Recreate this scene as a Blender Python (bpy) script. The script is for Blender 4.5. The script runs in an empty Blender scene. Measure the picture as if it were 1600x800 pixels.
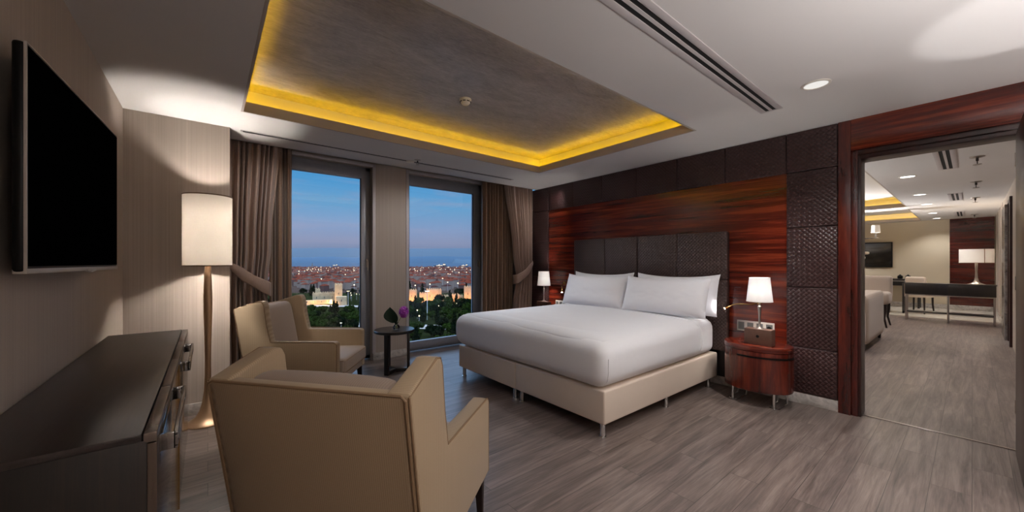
import bpy, bmesh, math, random
from math import sin, cos, pi, radians, sqrt
from mathutils import Vector, Matrix, noise
random.seed(7)
S = bpy.context.scene
C = S.collection

# ------------------------------------------------------------------ helpers
class MB:
    def __init__(s): s.bm = bmesh.new()
    def _set(s, geom_verts, mi):
        fs = set()
        for v in geom_verts:
            for f in v.link_faces: fs.add(f)
        for f in fs: f.material_index = mi
    def box(s, x0, x1, y0, y1, z0, z1, bev=0, seg=2, mi=0, mat=None):
        t = bmesh.new()
        bmesh.ops.create_cube(t, size=1)
        for v in t.verts:
            v.co = Vector(((x0+x1)/2+v.co.x*(x1-x0), (y0+y1)/2+v.co.y*(y1-y0), (z0+z1)/2+v.co.z*(z1-z0)))
        if bev: bmesh.ops.bevel(t, geom=t.edges[:], offset=bev, segments=seg, profile=.5, affect='EDGES', clamp_overlap=True)
        return s._merge(t, mi, mat)
    def _merge(s, t, mi=0, mat=None):
        if mat is not None: t.transform(mat)
        for f in t.faces: f.material_index = mi
        me = bpy.data.meshes.new('tmp'); t.to_mesh(me); t.free()
        s.bm.from_mesh(me); bpy.data.meshes.remove(me)
        return s
    def prism(s, poly, ax, a0, a1, bev=0, seg=2, mi=0, mat=None):
        """poly: 2D points; ax 'x': (y,z) pts, 'y': (x,z) pts, 'z': (x,y) pts"""
        t = bmesh.new()
        def P(p, a):
            return {'x': (a, p[0], p[1]), 'y': (p[0], a, p[1]), 'z': (p[0], p[1], a)}[ax]
        A = [t.verts.new(P(p, a0)) for p in poly]; B = [t.verts.new(P(p, a1)) for p in poly]
        n = len(poly)
        t.faces.new(A); t.faces.new(B[::-1])
        for i in range(n): t.faces.new((A[i], B[i], B[(i+1) % n], A[(i+1) % n]))
        bmesh.ops.recalc_face_normals(t, faces=t.faces[:])
        if bev: bmesh.ops.bevel(t, geom=t.edges[:], offset=bev, segments=seg, profile=.5, affect='EDGES', clamp_overlap=True)
        bmesh.ops.triangulate(t, faces=[f for f in t.faces if len(f.verts) > 4])
        return s._merge(t, mi, mat)
    def lathe(s, prof, n=32, c=(0, 0), sx=1, sy=1, mi=0, caps=True, mat=None):
        t = bmesh.new(); rings = []
        for r, z in prof:
            rings.append([t.verts.new((c[0]+sx*r*cos(2*pi*i/n), c[1]+sy*r*sin(2*pi*i/n), z)) for i in range(n)])
        for a, b in zip(rings, rings[1:]):
            for i in range(n): t.faces.new((a[i], a[(i+1) % n], b[(i+1) % n], b[i]))
        if caps:
            t.faces.new(rings[0][::-1]); t.faces.new(rings[-1])
        bmesh.ops.recalc_face_normals(t, faces=t.faces[:])
        return s._merge(t, mi, mat)
    def tube(s, pts, r, n=8, mi=0, closed=False, flat=None, mat=None):
        t = bmesh.new(); pts = [Vector(p) for p in pts]; rings = []
        N = len(pts); rr = r if isinstance(r, (list, tuple)) else [r]*N
        up = None
        for i, p in enumerate(pts):
            if closed: d = pts[(i+1) % N]-pts[i-1]
            else: d = pts[min(i+1, N-1)]-pts[max(i-1, 0)]
            d.normalize()
            if up is None:
                up = Vector((0, 0, 1)) if abs(d.z) < .9 else Vector((1, 0, 0))
            a = d.cross(up).normalized(); b = a.cross(d).normalized(); up = b
            ring = []
            for k in range(n):
                an = 2*pi*(k+.5)/n
                ring.append(t.verts.new(p+a*(rr[i]*cos(an))+b*(rr[i]*sin(an)*(flat or 1))))
            rings.append(ring)
        pairs = list(zip(rings, rings[1:]))
        if closed: pairs.append((rings[-1], rings[0]))
        for A, B in pairs:
            for i in range(n): t.faces.new((A[i], A[(i+1) % n], B[(i+1) % n], B[i]))
        if not closed: t.faces.new(rings[0][::-1]); t.faces.new(rings[-1])
        bmesh.ops.recalc_face_normals(t, faces=t.faces[:])
        return s._merge(t, mi, mat)
    def grid(s, fn, nu, nv, mi=0, mat=None, closed_u=False):
        t = bmesh.new()
        V = [[t.verts.new(fn(i/nu, j/nv)) for j in range(nv+1)] for i in range(nu+1 if not closed_u else nu)]
        for i in range(nu):
            a = V[i]; b = V[(i+1) % len(V)]
            for j in range(nv): t.faces.new((a[j], b[j], b[j+1], a[j+1]))
        return s._merge(t, mi, mat)
    def rbox(s, c, h, r, n=(10, 10, 4), fn=None, mi=0, mat=None):
        """rounded box with an even grid, centre c, half sizes h, corner radius r; fn deforms"""
        t = bmesh.new(); vd = {}
        def vert(i, j, k):
            key = (i, j, k)
            if key not in vd:
                p = []
                for q, m, hh in zip(key, n, h):
                    p.append((2*q/m-1)*hh)
                p = Vector(p)
                q = Vector([max(-(hh-r), min(hh-r, a)) for a, hh in zip(p, h)])
                d = p-q
                if d.length > 1e-9: p = q+d.normalized()*r
                if fn: p = Vector(fn(p))
                vd[key] = t.verts.new(p+Vector(c))
            return vd[key]
        nx, ny, nz = n
        for i in range(nx):
            for j in range(ny):
                for k in (0, nz): t.faces.new([vert(*q) for q in ((i, j, k), (i+1, j, k), (i+1, j+1, k), (i, j+1, k))])
        for i in range(nx):
            for k in range(nz):
                for j in (0, ny): t.faces.new([vert(*q) for q in ((i, j, k), (i+1, j, k), (i+1, j, k+1), (i, j, k+1))])
        for j in range(ny):
            for k in range(nz):
                for i in (0, nx): t.faces.new([vert(*q) for q in ((i, j, k), (i, j+1, k), (i, j+1, k+1), (i, j, k+1))])
        bmesh.ops.recalc_face_normals(t, faces=t.faces[:])
        return s._merge(t, mi, mat)
    def mesh(s, name, mats, smooth=True, ang=35):
        me = bpy.data.meshes.new(name); s.bm.to_mesh(me); s.bm.free()
        for m in (mats if isinstance(mats, (list, tuple)) else [mats]): me.materials.append(m)
        if smooth:
            me.shade_smooth(); me.set_sharp_from_angle(angle=radians(ang))
        return me
    def build(s, name, mats, parent=None, smooth=True, ang=35):
        o = bpy.data.objects.new(name, s.mesh(name, mats, smooth, ang)); C.objects.link(o)
        if parent: o.parent = parent
        return o

def tag(o, label=None, cat=None, group=None, kind=None):
    if label: o['label'] = label
    if cat: o['category'] = cat
    if group: o['group'] = group
    if kind: o['kind'] = kind
    return o
def thing(name, label, cat, loc=(0, 0, 0), rz=0, group=None):
    o = bpy.data.objects.new(name, None); C.objects.link(o)
    o.location = loc; o.rotation_euler = (0, 0, rz); o.empty_display_size = .1
    return tag(o, label, cat, group)
def copy_tree(o, parent=None):
    c = o.copy(); C.objects.link(c)
    if parent: c.parent = parent
    for ch in list(o.children): copy_tree(ch, c)
    return c
def dup(o, loc, rz, label, group=None):
    c = copy_tree(o); c.location = loc; c.rotation_euler = (0, 0, rz); c['label'] = label
    if group: c['group'] = group
    return c
def struct(o): o['kind'] = 'structure'; return o

# ------------------------------------------------------------------ materials
def srgb(r, g, b):
    f = lambda c: (c/255/12.92) if c/255 <= .04045 else ((c/255+.055)/1.055)**2.4
    return (f(r), f(g), f(b), 1)
class NT:
    def __init__(s, name):
        s.m = bpy.data.materials.new(name); s.m.use_nodes = True
        s.t = s.m.node_tree; s.N = s.t.nodes; s.L = s.t.links
        s.b = s.N['Principled BSDF']; s.out = s.N['Material Output']
    def n(s, typ, **k):
        o = s.N.new('ShaderNode'+typ)
        for a, v in k.items(): setattr(o, a, v)
        return o
    def link(s, a, b): s.L.new(a, b)
    def coord(s, scale=(1, 1, 1), kind='Object', rot=(0, 0, 0)):
        c = s.n('TexCoord'); m = s.n('Mapping'); m.inputs['Scale'].default_value = scale; m.inputs['Rotation'].default_value = rot
        s.link(c.outputs[kind], m.inputs[0]); return m.outputs[0]
    def noise(s, vec, scale=1, detail=3, rough=.5, dist=0):
        o = s.n('TexNoise'); s.link(vec, o.inputs['Vector'])
        o.inputs['Scale'].default_value = scale; o.inputs['Detail'].default_value = detail
        o.inputs['Roughness'].default_value = rough; o.inputs['Distortion'].default_value = dist
        return o.outputs['Fac']
    def ramp(s, fac, stops):
        o = s.n('ValToRGB'); s.link(fac, o.inputs[0]); e = o.color_ramp.elements
        while len(e) < len(stops): e.new(.5)
        for q, (p, c) in zip(e, stops): q.position = p; q.color = c
        return o.outputs[0]
    def mix(s, fac, a, b, typ='MIX'):
        o = s.n('Mix', data_type='RGBA', blend_type=typ)
        for i, v in ((0, fac), (6, a), (7, b)):
            if hasattr(v, 'is_output'): s.link(v, o.inputs[i])
            else: o.inputs[i].default_value = v
        return o.outputs[2]
    def math(s, op, a, b=None, c=None):
        o = s.n('Math', operation=op)
        for i, v in enumerate((a, b, c)):
            if v is None: continue
            if hasattr(v, 'is_output'): s.link(v, o.inputs[i])
            else: o.inputs[i].default_value = v
        return o.outputs[0]
    def base(s, v):
        if hasattr(v, 'is_output'): s.link(v, s.b.inputs['Base Color'])
        else: s.b.inputs['Base Color'].default_value = v
    def set(s, **k):
        for a, v in k.items(): s.b.inputs[a.replace('_', ' ')].default_value = v
    def bump(s, h, strength=.3, dist=.01):
        o = s.n('Bump'); o.inputs['Strength'].default_value = strength; o.inputs['Distance'].default_value = dist
        s.link(h, o.inputs['Height']); s.link(o.outputs[0], s.b.inputs['Normal'])
def plain(name, col, rough=.5, metal=0, var=.06, nscale=8, **k):
    t = NT(name); f = t.noise(t.coord(), nscale, 3)
    c = Vector(col[:3])
    t.base(t.ramp(f, [(.3, (*(c*(1-var)), 1)), (.7, (*(c*(1+var)), 1))]))
    t.set(Roughness=rough, Metallic=metal, **k); return t.m
M = {}
def wallpaper(name, a, b):
    t = NT(name)
    f = t.noise(t.coord((70, 70, .25)), 1, 3, .6); g = t.noise(t.coord((260, 260, 1.2)), 1, 2)
    h = t.math('ADD', t.math('MULTIPLY', f, .65), t.math('MULTIPLY', g, .35))
    t.base(t.ramp(h, [(.3, a), (.68, b)])); t.set(Roughness=.7); t.bump(g, .12, .002); return t.m
M['wallpaper'] = wallpaper('wallpaper', srgb(168, 155, 144), srgb(187, 174, 162))
M['cream_wall'] = plain('cream_wall', srgb(205, 192, 168), .7, 0, .02, 1.5)
M['paint'] = plain('ceiling_paint', srgb(214, 211, 209), .75, 0, .012, 2)
M['tray_paint'] = plain('tray_paint', srgb(176, 166, 158), .75, 0, .02, 3)
def veneer(name, sc, dark=srgb(42, 11, 9), mid=srgb(105, 35, 22), light=srgb(150, 66, 38), rough=.22, coat=.6):
    t = NT(name)
    v = t.coord(sc)
    f = t.noise(v, 1, 5, .62, .9); g = t.noise(t.coord(tuple(q*9 for q in sc)), 1, 3, .6)
    h = t.math('ADD', t.math('MULTIPLY', f, .78), t.math('MULTIPLY', g, .22))
    t.base(t.ramp(h, [(.30, dark), (.5, mid), (.70, light)]))
    t.set(Roughness=rough, Coat_Weight=coat, Coat_Roughness=.12); t.bump(g, .04, .001); return t.m
M['veneer_y'] = veneer('rosewood_horizontal', (3, .6, 19), srgb(38, 10, 9), srgb(92, 29, 18), srgb(156, 66, 38))
M['veneer_z'] = veneer('rosewood_vertical', (9, 9, .8), srgb(34, 9, 8), srgb(80, 26, 18), srgb(120, 48, 30), .25, .4)
M['veneer_dark'] = veneer('rosewood_dark', (12, 12, .6), srgb(22, 8, 7), srgb(46, 16, 13), srgb(68, 27, 20), .38, .08)
M['veneer_far'] = veneer('rosewood_far', (3, .5, 9), srgb(34, 9, 7), srgb(74, 24, 16), srgb(104, 42, 26))
M['wenge'] = veneer('wenge_vertical', (40, 40, 1.2), srgb(8, 5, 3), srgb(19, 11, 6), srgb(38, 24, 12), .5, .0)
M['wenge_top'] = veneer('wenge_top', (30, 1.2, 30), srgb(26, 20, 19), srgb(40, 32, 30), srgb(52, 43, 40), .3, .3)
M['wenge_black'] = veneer('wenge_black', (25, 25, 3), srgb(14, 11, 11), srgb(24, 19, 18), srgb(36, 29, 27), .35, .3)
def floor_mat():
    t = NT('wood_plank_floor'); v = t.coord((1, 1, 1))
    br = t.n('TexBrick'); t.link(v, br.inputs['Vector']); br.offset = .37; br.offset_frequency = 2
    for k, q in (('Scale', 1), ('Mortar Size', .0016), ('Bias', 0), ('Brick Width', 1.35), ('Row Height', .17), ('Mortar Smooth', .3)): br.inputs[k].default_value = q
    br.inputs['Color1'].default_value = (.1, .1, .1, 1); br.inputs['Color2'].default_value = (.9, .9, .9, 1); br.inputs['Mortar'].default_value = (.0, .0, .0, 1)
    tint = br.outputs['Color']
    cm = t.n('CombineXYZ'); sp = t.n('SeparateXYZ'); t.link(v, sp.inputs[0])
    rnd = t.n('RGBToBW'); t.link(tint, rnd.inputs[0])
    t.link(t.math('MULTIPLY', sp.outputs[0], 1.4), cm.inputs[0]); t.link(t.math('MULTIPLY', sp.outputs[1], 22), cm.inputs[1]); t.link(t.math('MULTIPLY', rnd.outputs[0], 37), cm.inputs[2])
    g = t.noise(cm.outputs[0], 1, 6, .65, .7)
    cl = t.noise(t.coord((1.0, 3.2, 1)), 1.3, 3, .5)
    fine = t.noise(t.coord((6, 160, 1)), 1, 2)
    h = t.math('ADD', t.math('MULTIPLY', g, .62), t.math('ADD', t.math('MULTIPLY', fine, .16), t.math('MULTIPLY', cl, .22)))
    col = t.ramp(h, [(.34, srgb(66, 56, 53)), (.5, srgb(112, 99, 93)), (.66, srgb(146, 131, 123))])
    col = t.mix(.16, col, tint, 'OVERLAY')
    seam = t.mix(br.outputs['Fac'], col, srgb(52, 43, 40))
    t.base(seam); t.set(Roughness=.36, Coat_Weight=.15, Coat_Roughness=.3)
    t.bump(h, .18, .004); return t.m
M['floor'] = floor_mat()
def weave(name, a, b, k=1/.03, plane='yz', rough=.38):
    t = NT(name); c = t.n('TexCoord'); sp = t.n('SeparateXYZ'); t.link(c.outputs['Object'], sp.inputs[0])
    p, q = (sp.outputs['XYZ'.index(plane[0].upper())], sp.outputs['XYZ'.index(plane[1].upper())])
    A = t.math('MULTIPLY', t.math('ADD', p, q), k*.7); B = t.math('MULTIPLY', t.math('SUBTRACT', p, q), k*.7)
    A = t.math('ADD', A, 1000.0); B = t.math('ADD', B, 1000.0)
    par = t.math('MODULO', t.math('ADD', t.math('FLOOR', A), t.math('FLOOR', B)), 2.0)
    par = t.math('GREATER_THAN', par, .5)
    sa = t.math('SINE', t.math('MULTIPLY', t.math('FRACT', A), pi)); sb = t.math('SINE', t.math('MULTIPLY', t.math('FRACT', B), pi))
    ha = t.math('MULTIPLY', t.math('POWER', sa, .5), t.math('ADD', .55, t.math('MULTIPLY', sb, .45)))
    hb = t.math('MULTIPLY', t.math('POWER', sb, .5), t.math('ADD', .55, t.math('MULTIPLY', sa, .45)))
    h = t.math('ADD', t.math('MULTIPLY', par, ha), t.math('MULTIPLY', t.math('SUBTRACT', 1.0, par), hb))
    t.base(t.ramp(h, [(.1, a), (.75, b)])); t.set(Roughness=rough); t.bump(h, .9, .006); return t.m
M['weave'] = weave('woven_leather', srgb(30, 16, 17), srgb(62, 38, 37), rough=.3)
M['weave_hb'] = weave('woven_leather_headboard', srgb(36, 25, 25), srgb(72, 54, 50), 1/.028)
def stripes(name, a, b, ax, k=900, rough=.75):
    t = NT(name); c = t.n('TexCoord'); sp = t.n('SeparateXYZ'); t.link(c.outputs['Object'], sp.inputs[0])
    s = t.math('SINE', t.math('MULTIPLY', sp.outputs[ax], k)); f = t.math('MULTIPLY_ADD', s, .5, .5)
    nz = t.noise(t.coord((220, 220, 220)), 1, 2)
    h = t.math('ADD', t.math('MULTIPLY', f, .6), t.math('MULTIPLY', nz, .4))
    t.base(t.ramp(h, [(.2, a), (.8, b)])); t.set(Roughness=rough, Sheen_Weight=.15); t.bump(h, .12, .001); return t.m
CA, CB = srgb(160, 138, 110), srgb(178, 156, 127)
M['fab_y'] = stripes('striped_fabric_back', CA, CB, 1, 780)
M['fab_x'] = stripes('striped_fabric_side', CA, CB, 0, 780)
M['fab_in'] = stripes('taupe_fabric', srgb(146, 128, 114), srgb(160, 141, 127), 1, 700)
M['fab_seat'] = stripes('seat_fabric', srgb(168, 152, 138), srgb(182, 166, 152), 1, 700)
M['piping'] = plain('piping_fabric', srgb(136, 110, 82), .7)
M['leg_wood'] = plain('dark_leg_wood', srgb(34, 21, 17), .3, 0, .2, 20)
M['white_leather'] = plain('cream_leather', srgb(222, 206, 190), .45, 0, .015, 6)
def linen(name, col, sc=3):
    t = NT(name); f = t.noise(t.coord((1, 1, 1)), sc, 4, .5, .3); t.base(col); t.set(Roughness=.85, Sheen_Weight=.25)
    t.bump(f, .12, .03); return t.m
M['linen'] = linen('white_bed_linen', srgb(244, 244, 247))
M['pillowcase'] = linen('white_pillowcase', srgb(244, 244, 248), 7)
M['chrome'] = plain('chrome', (.8, .8, .8, 1), .15, 1, .02)
M['nickel'] = plain('brushed_nickel', srgb(180, 172, 165), .3, 1, .04)
M['dark_chrome'] = plain('dark_chrome', (.42, .41, .40, 1), .1, 1, .02)
M['brass'] = plain('brass', srgb(214, 172, 104), .22, 1, .04)
M['bronze'] = plain('bronze_lacquer', srgb(186, 154, 122), .38, .7, .06, 5)
M['dark_steel'] = plain('dark_steel', srgb(70, 66, 64), .3, 1)
M['black'] = plain('black_plastic', srgb(9, 9, 9), .4, Specular_IOR_Level=.2)
M['screen'] = plain('screen_glass', srgb(4, 4, 5), .12, 0, .01, Specular_IOR_Level=.0, IOR=1.08)
M['silver'] = plain('silver_plastic', srgb(196, 190, 182), .4, .2)
M['vent_black'] = plain('vent_slot_black', srgb(8, 8, 9), .8)
M['vent_metal'] = plain('vent_painted_metal', srgb(196, 190, 190), .45, .1, .02)
M['white_plastic'] = plain('white_plastic', srgb(224, 218, 208), .4, 0, .02)
M['grey_switch'] = plain('grey_switch', srgb(116, 116, 114), .35, .4)
M['win_frame'] = plain('window_frame_metal', srgb(150, 152, 160), .4, .2, .04)
M['lacquer'] = plain('bronze_gloss_front', srgb(92, 78, 68), .12, .55, .04, 2, Coat_Weight=.6, Coat_Roughness=.04)
M['top_strip'] = plain('bronze_top_strip', srgb(120, 108, 100), .25, .6, .04, 2)
M['bookbox'] = plain('brown_leather_box', srgb(92, 66, 54), .45, 0, .08, 30)
M['rim'] = plain('shade_trim', srgb(120, 88, 62), .5)
def metal_ceiling():
    t = NT('brushed_silver_plaster'); f = t.noise(t.coord((2.2, 5, 2)), 1, 4, .65, 1.5); g = t.noise(t.coord((14, 60, 14), rot=(0, 0, .6)), 1, 5, .65, 1.2)
    h = t.math('ADD', t.math('MULTIPLY', f, .45), t.math('MULTIPLY', g, .55))
    t.base(t.ramp(h, [(.3, srgb(140, 133, 131)), (.7, srgb(198, 192, 190))])); t.set(Metallic=.3, Roughness=.42); t.bump(h, .25, .006); return t.m
M['silver_ceiling'] = metal_ceiling()
def marble(name, a, b, sc=3):
    t = NT(name); f = t.noise(t.coord(), sc, 6, .6, 1.8); t.base(t.ramp(f, [(.3, a), (.62, b)])); t.set(Roughness=.25); return t.m
M['marble'] = marble('pale_marble', srgb(150, 144, 138), srgb(206, 200, 194), 7)
M['marble_floor'] = marble('light_marble_floor', srgb(172, 164, 152), srgb(212, 205, 192), 2)
M['marble_grey'] = marble('grey_marble', srgb(70, 64, 60), srgb(148, 140, 134), 4)
def curtain_mat(name, a, b, rough=.6, sheen=.3):
    t = NT(name); f = t.noise(t.coord((160, 160, 40)), 1, 2, .5); t.base(t.ramp(f, [(.3, a), (.7, b)])); t.set(Roughness=rough, Sheen_Weight=sheen); t.bump(f, .08, .002); return t.m
M['curtain'] = curtain_mat('taupe_satin_curtain', srgb(160, 136, 122), srgb(172, 147, 132), .5)
M['curtain_back'] = curtain_mat('brown_silk_curtain', srgb(128, 101, 80), srgb(146, 118, 94), .5)
def shade(name, col, tr=.55, em=0):
    t = NT(name)
    d = t.n('BsdfDiffuse'); r = t.n('BsdfTranslucent'); mx = t.n('MixShader'); mx.inputs[0].default_value = tr
    f = t.noise(t.coord((300, 300, 60)), 1, 2); cc = Vector(col[:3])
    c = t.ramp(f, [(.2, (*(cc*.95), 1)), (.8, (*cc, 1))])
    t.link(c, d.inputs[0]); t.link(c, r.inputs[0]); t.link(d.outputs[0], mx.inputs[1]); t.link(r.outputs[0], mx.inputs[2])
    t.link(mx.outputs[0], t.out.inputs[0]); t.N.remove(t.b); return t.m
M['shade'] = shade('linen_lamp_shade', srgb(240, 228, 212), .05)
M['shade_white'] = shade('white_lamp_shade', srgb(238, 236, 234), .05)
def emit(name, col, st, sample=True):
    t = NT(name); t.base((0, 0, 0, 1)); t.b.inputs['Emission Color'].default_value = (*col, 1); t.b.inputs['Emission Strength'].default_value = st
    if not sample: t.m.cycles.emission_sampling = 'NONE'
    return t.m
M['bulb'] = emit('lamp_bulb', (1, .85, .65), 6, False)
M['led_yellow'] = emit('yellow_led_strip', (1, .58, .0), 21)
M['led_far'] = emit('yellow_led_strip_far', (1, .62, .06), 15)
M['dl'] = emit('downlight_lens', (1, .97, .92), .85, False)
M['dl_far'] = emit('downlight_lens_bright', (1, .97, .92), 5, False)
M['citylamp'] = emit('street_lamp_glow', (1, .78, .5), 5, False)
M['citylamp_white'] = emit('floodlight_glow', (1, .93, .75), 14, False)
M['led_white'] = emit('reading_led', (1, .88, .7), 40, False)
def glass(name, tint=(.93, .96, .98)):
    t = NT(name); tr = t.n('BsdfTransparent'); tr.inputs[0].default_value = (*tint, 1); g = t.n('BsdfGlossy'); g.inputs['Roughness'].default_value = .01
    fr = t.n('Fresnel'); fr.inputs[0].default_value = 1.45; mx = t.n('MixShader')
    t.link(fr.outputs[0], mx.inputs[0]); t.link(tr.outputs[0], mx.inputs[1]); t.link(g.outputs[0], mx.inputs[2]); t.link(mx.outputs[0], t.out.inputs[0]); t.N.remove(t.b); return t.m
M['pane'] = glass('window_glass', (.97, .985, .99))
M['vase_glass'] = glass('vase_glass', (.86, .9, .94))
M['leaf_dark'] = plain('dark_green_leaf', srgb(28, 52, 34), .4, 0, .15, 30)
M['stem'] = plain('pale_green_stem', srgb(128, 150, 76), .5)
M['petal'] = plain('purple_petal', srgb(190, 84, 206), .6, 0, .2, 40)
M['petal_white'] = plain('white_petal', srgb(236, 230, 214), .6, 0, .05, 40)

# ------------------------------------------------------------------ room shell
H = 2.705
XL, XR = -.557, 4.60       # wall with the screen, wall with the headboard
YB = -2.0                  # wall behind the viewer
YW = 5.40                  # inner face of the window wall
def slab_with_hole(b, X0, X1, Y0, Y1, hx0, hx1, hy0, hy1, z0, z1):
    b.box(X0, hx0, Y0, Y1, z0, z1); b.box(hx1, X1, Y0, Y1, z0, z1)
    b.box(hx0, hx1, Y0, hy0, z0, z1); b.box(hx0, hx1, hy1, Y1, z0, z1)
def tray(b, panel, hx0, hx1, hy0, hy1, e=.13, lip=.09, top=2.94, z=H):
    t = .014
    # upstand lip round the opening
    q = .004; zl = z-.001
    b.box(hx0-t, hx0+q, hy0-t, hy1+t, zl, z+lip, mi=1); b.box(hx1-q, hx1+t, hy0-t, hy1+t, zl, z+lip, mi=1)
    b.box(hx0+q, hx1-q, hy0-t, hy0+q, zl, z+lip, mi=1); b.box(hx0+q, hx1-q, hy1-q, hy1+t, zl, z+lip, mi=1)
    # recess side walls
    b.box(hx0-e-.03, hx0-e, hy0-e-.03, hy1+e+.03, z+.02, top+.04); b.box(hx1+e, hx1+e+.03, hy0-e-.03, hy1+e+.03, z+.02, top+.04)
    b.box(hx0-e, hx1+e, hy0-e-.03, hy0-e, z+.02, top+.04); b.box(hx0-e, hx1+e, hy1+e, hy1+e+.03, z+.02, top+.04)
    panel.box(hx0-e, hx1+e, hy0-e, hy1+e, top, top+.03)
def led(name, label, hx0, hx1, hy0, hy1, mat, e=.13, z=H+.02):
    b = MB(); w = .018; o = e*.5
    b.box(hx0-o-w, hx0-o, hy0-o, hy1+o, z, z+.012); b.box(hx1+o, hx1+o+w, hy0-o, hy1+o, z, z+.012)
    b.box(hx0-o, hx1+o, hy0-o-w, hy0-o, z, z+.012); b.box(hx0-o, hx1+o, hy1+o, hy1+o+w, z, z+.012)
    tag(b.build(name, mat, None, False), label, 'cove light')
TR = (.235, 3.735, 1.73, 3.97)
b = MB(); p = MB()
slab_with_hole(b, XL-.2, XR+.1, YB-.1, 4.95, *TR, H, H+.02)
b.box(XL-.2, XR+.1, 4.93, 4.95, H, 2.98)                      # edge of the soffit
b.box(XL-.2, XR+.1, 4.95, 5.75, 2.95, 2.98)                   # curtain pocket
tray(b, p, *TR)
struct(b.build('ceiling', [M['paint'], M['tray_paint']], None, False))
struct(p.build('ceiling_recess', M['silver_ceiling'], None, False))
led('cove_light', 'yellow LED strip glowing round the silver ceiling recess above the bed', *TR, M['led_yellow'])
# floor (bedroom and sitting room)
b = MB(); b.box(XL-.2, 18, YB-.1, 5.75, -.05, 0); struct(b.build('floor', M['floor'], None, False))
# walls
b = MB(); b.box(XL-.1, XL, YB, 5.7, 0, 2.98); struct(b.build('wall_left', M['wallpaper'], None, False))
b = MB(); b.box(XL, .165, 4.525, 5.42, 0, H); struct(b.build('wall_window_left', M['wallpaper'], None, False))
b = MB(); b.box(XL-.1, 4.62, YB-.1, YB, 0, H); struct(b.build('wall_back', M['wallpaper'], None, False))
# window wall: pier, jambs and lintels
W1 = (.41, 1.83); W2 = (2.36, 3.775); WZ = 2.77
b = MB()
b.box(.10, W1[0], YW, 5.7, 0, 2.98); b.box(W1[1], W2[0], YW, 5.7, 0, 2.98); b.box(W2[1], XR+.1, YW, 5.7, 0, 2.98)
for w in (W1, W2): b.box(w[0], w[1], YW, 5.7, WZ, 2.98)
struct(b.build('wall_window', M['wallpaper'], None, False))
b = MB()
for w in (W1, W2):
    for q in (-1, 1):
        x = w[0] if q < 0 else w[1]
        b.box(x-.008 if q > 0 else x-.035, x+.035 if q > 0 else x+.008, YW-.012, YW+.02, .1, WZ+.03, .003)
    b.box(w[0]-.03, w[1]+.03, YW-.012, YW+.02, WZ-.008, WZ+.035, .003)
struct(b.build('trim_1', M['vent_metal'], None))
# windows
def window(n, x0, x1, gx0, gx1, hx):
    t = bpy.data.objects.new('window_%d' % n, None); C.objects.link(t); t['kind'] = 'structure'
    f = MB(); z0, z1 = .015, WZ; y0, y1 = 5.5, 5.57
    f.box(x0, x0+.05, y0+.02, y1+.04, z0, z1, .004); f.box(x1-.07, x1, y0+.02, y1+.04, z0, z1, .004)
    f.box(x0, x1, y0+.02, y1+.04, z1-.06, z1, .004); f.box(x0, x1, y0+.02, y1+.04, z0, z0+.05, .004)
    # sash
    f.box(x0+.04, gx0, y0, y1, z0+.04, z1-.05, .006); f.box(gx1, x1-.06, y0, y1, z0+.04, z1-.05, .006)
    f.box(gx0-.01, gx1+.01, y0, y1, 2.6, z1-.05, .006); f.box(gx0-.01, gx1+.01, y0, y1, z0+.04, .165, .006)
    f.build('window_frame', M['win_frame'], t)
    g = MB(); g.box(gx0-.01, gx1+.01, 5.53, 5.542, .155, 2.61); g.build('pane', M['pane'], t, False)
    s = MB(); s.box(gx0, gx0+.008, 5.515, 5.528, .165, 2.6); s.box(gx1-.008, gx1, 5.515, 5.528, .165, 2.6); s.build('glazing_seal', M['black'], t, False)
    h = MB(); h.box(hx-.014, hx+.014, 5.478, 5.5, 1.33, 1.45, .004); h.tube([(hx, 5.48, 1.42), (hx, 5.455, 1.42), (hx, 5.45, 1.40), (hx, 5.45, 1.29)], .009, 8)
    h.build('window_handle', M['nickel'], t)
window(1, W1[0], W1[1], .475, 1.695, 1.775); window(2, W2[0], W2[1], 2.42, 3.598, 3.70)
# skirting of pale stone
b = MB()
b.box(W1[1]+.0, W2[0], YW-.014, YW, 0, .105, .003); b.box(XL, .165, 4.511, 4.525, 0, .105, .003); b.box(.165, .179, 4.511, 5.4, 0, .105, .003)
struct(b.build('baseboard_window', M['marble'], None))
b = MB(); b.box(XL, XL+.014, YB, 4.52, 0, .105, .003); struct(b.build('baseboard_left', M['marble'], None))
b = MB(); b.box(4.572, 4.6, .79, 5.4, 0, .105, .002); struct(b.build('baseboard_right', M['marble'], None))
# headboard wall core + door opening y -.2 .. .636, z to 2.337
b = MB()
b.box(4.605, 4.78, .66, 5.7, 0, H); b.box(4.605, 4.78, -.24, .66, 2.36, H); b.box(4.605, 4.78, YB, -.24, 0, H)
struct(b.build('wall_right', M['veneer_dark'], None, False))
b = MB(); b.box(4.59, 4.606, 1.19, 4.63, .1, 2.31); struct(b.build('wall_panelling', M['veneer_y'], None, False))
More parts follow.
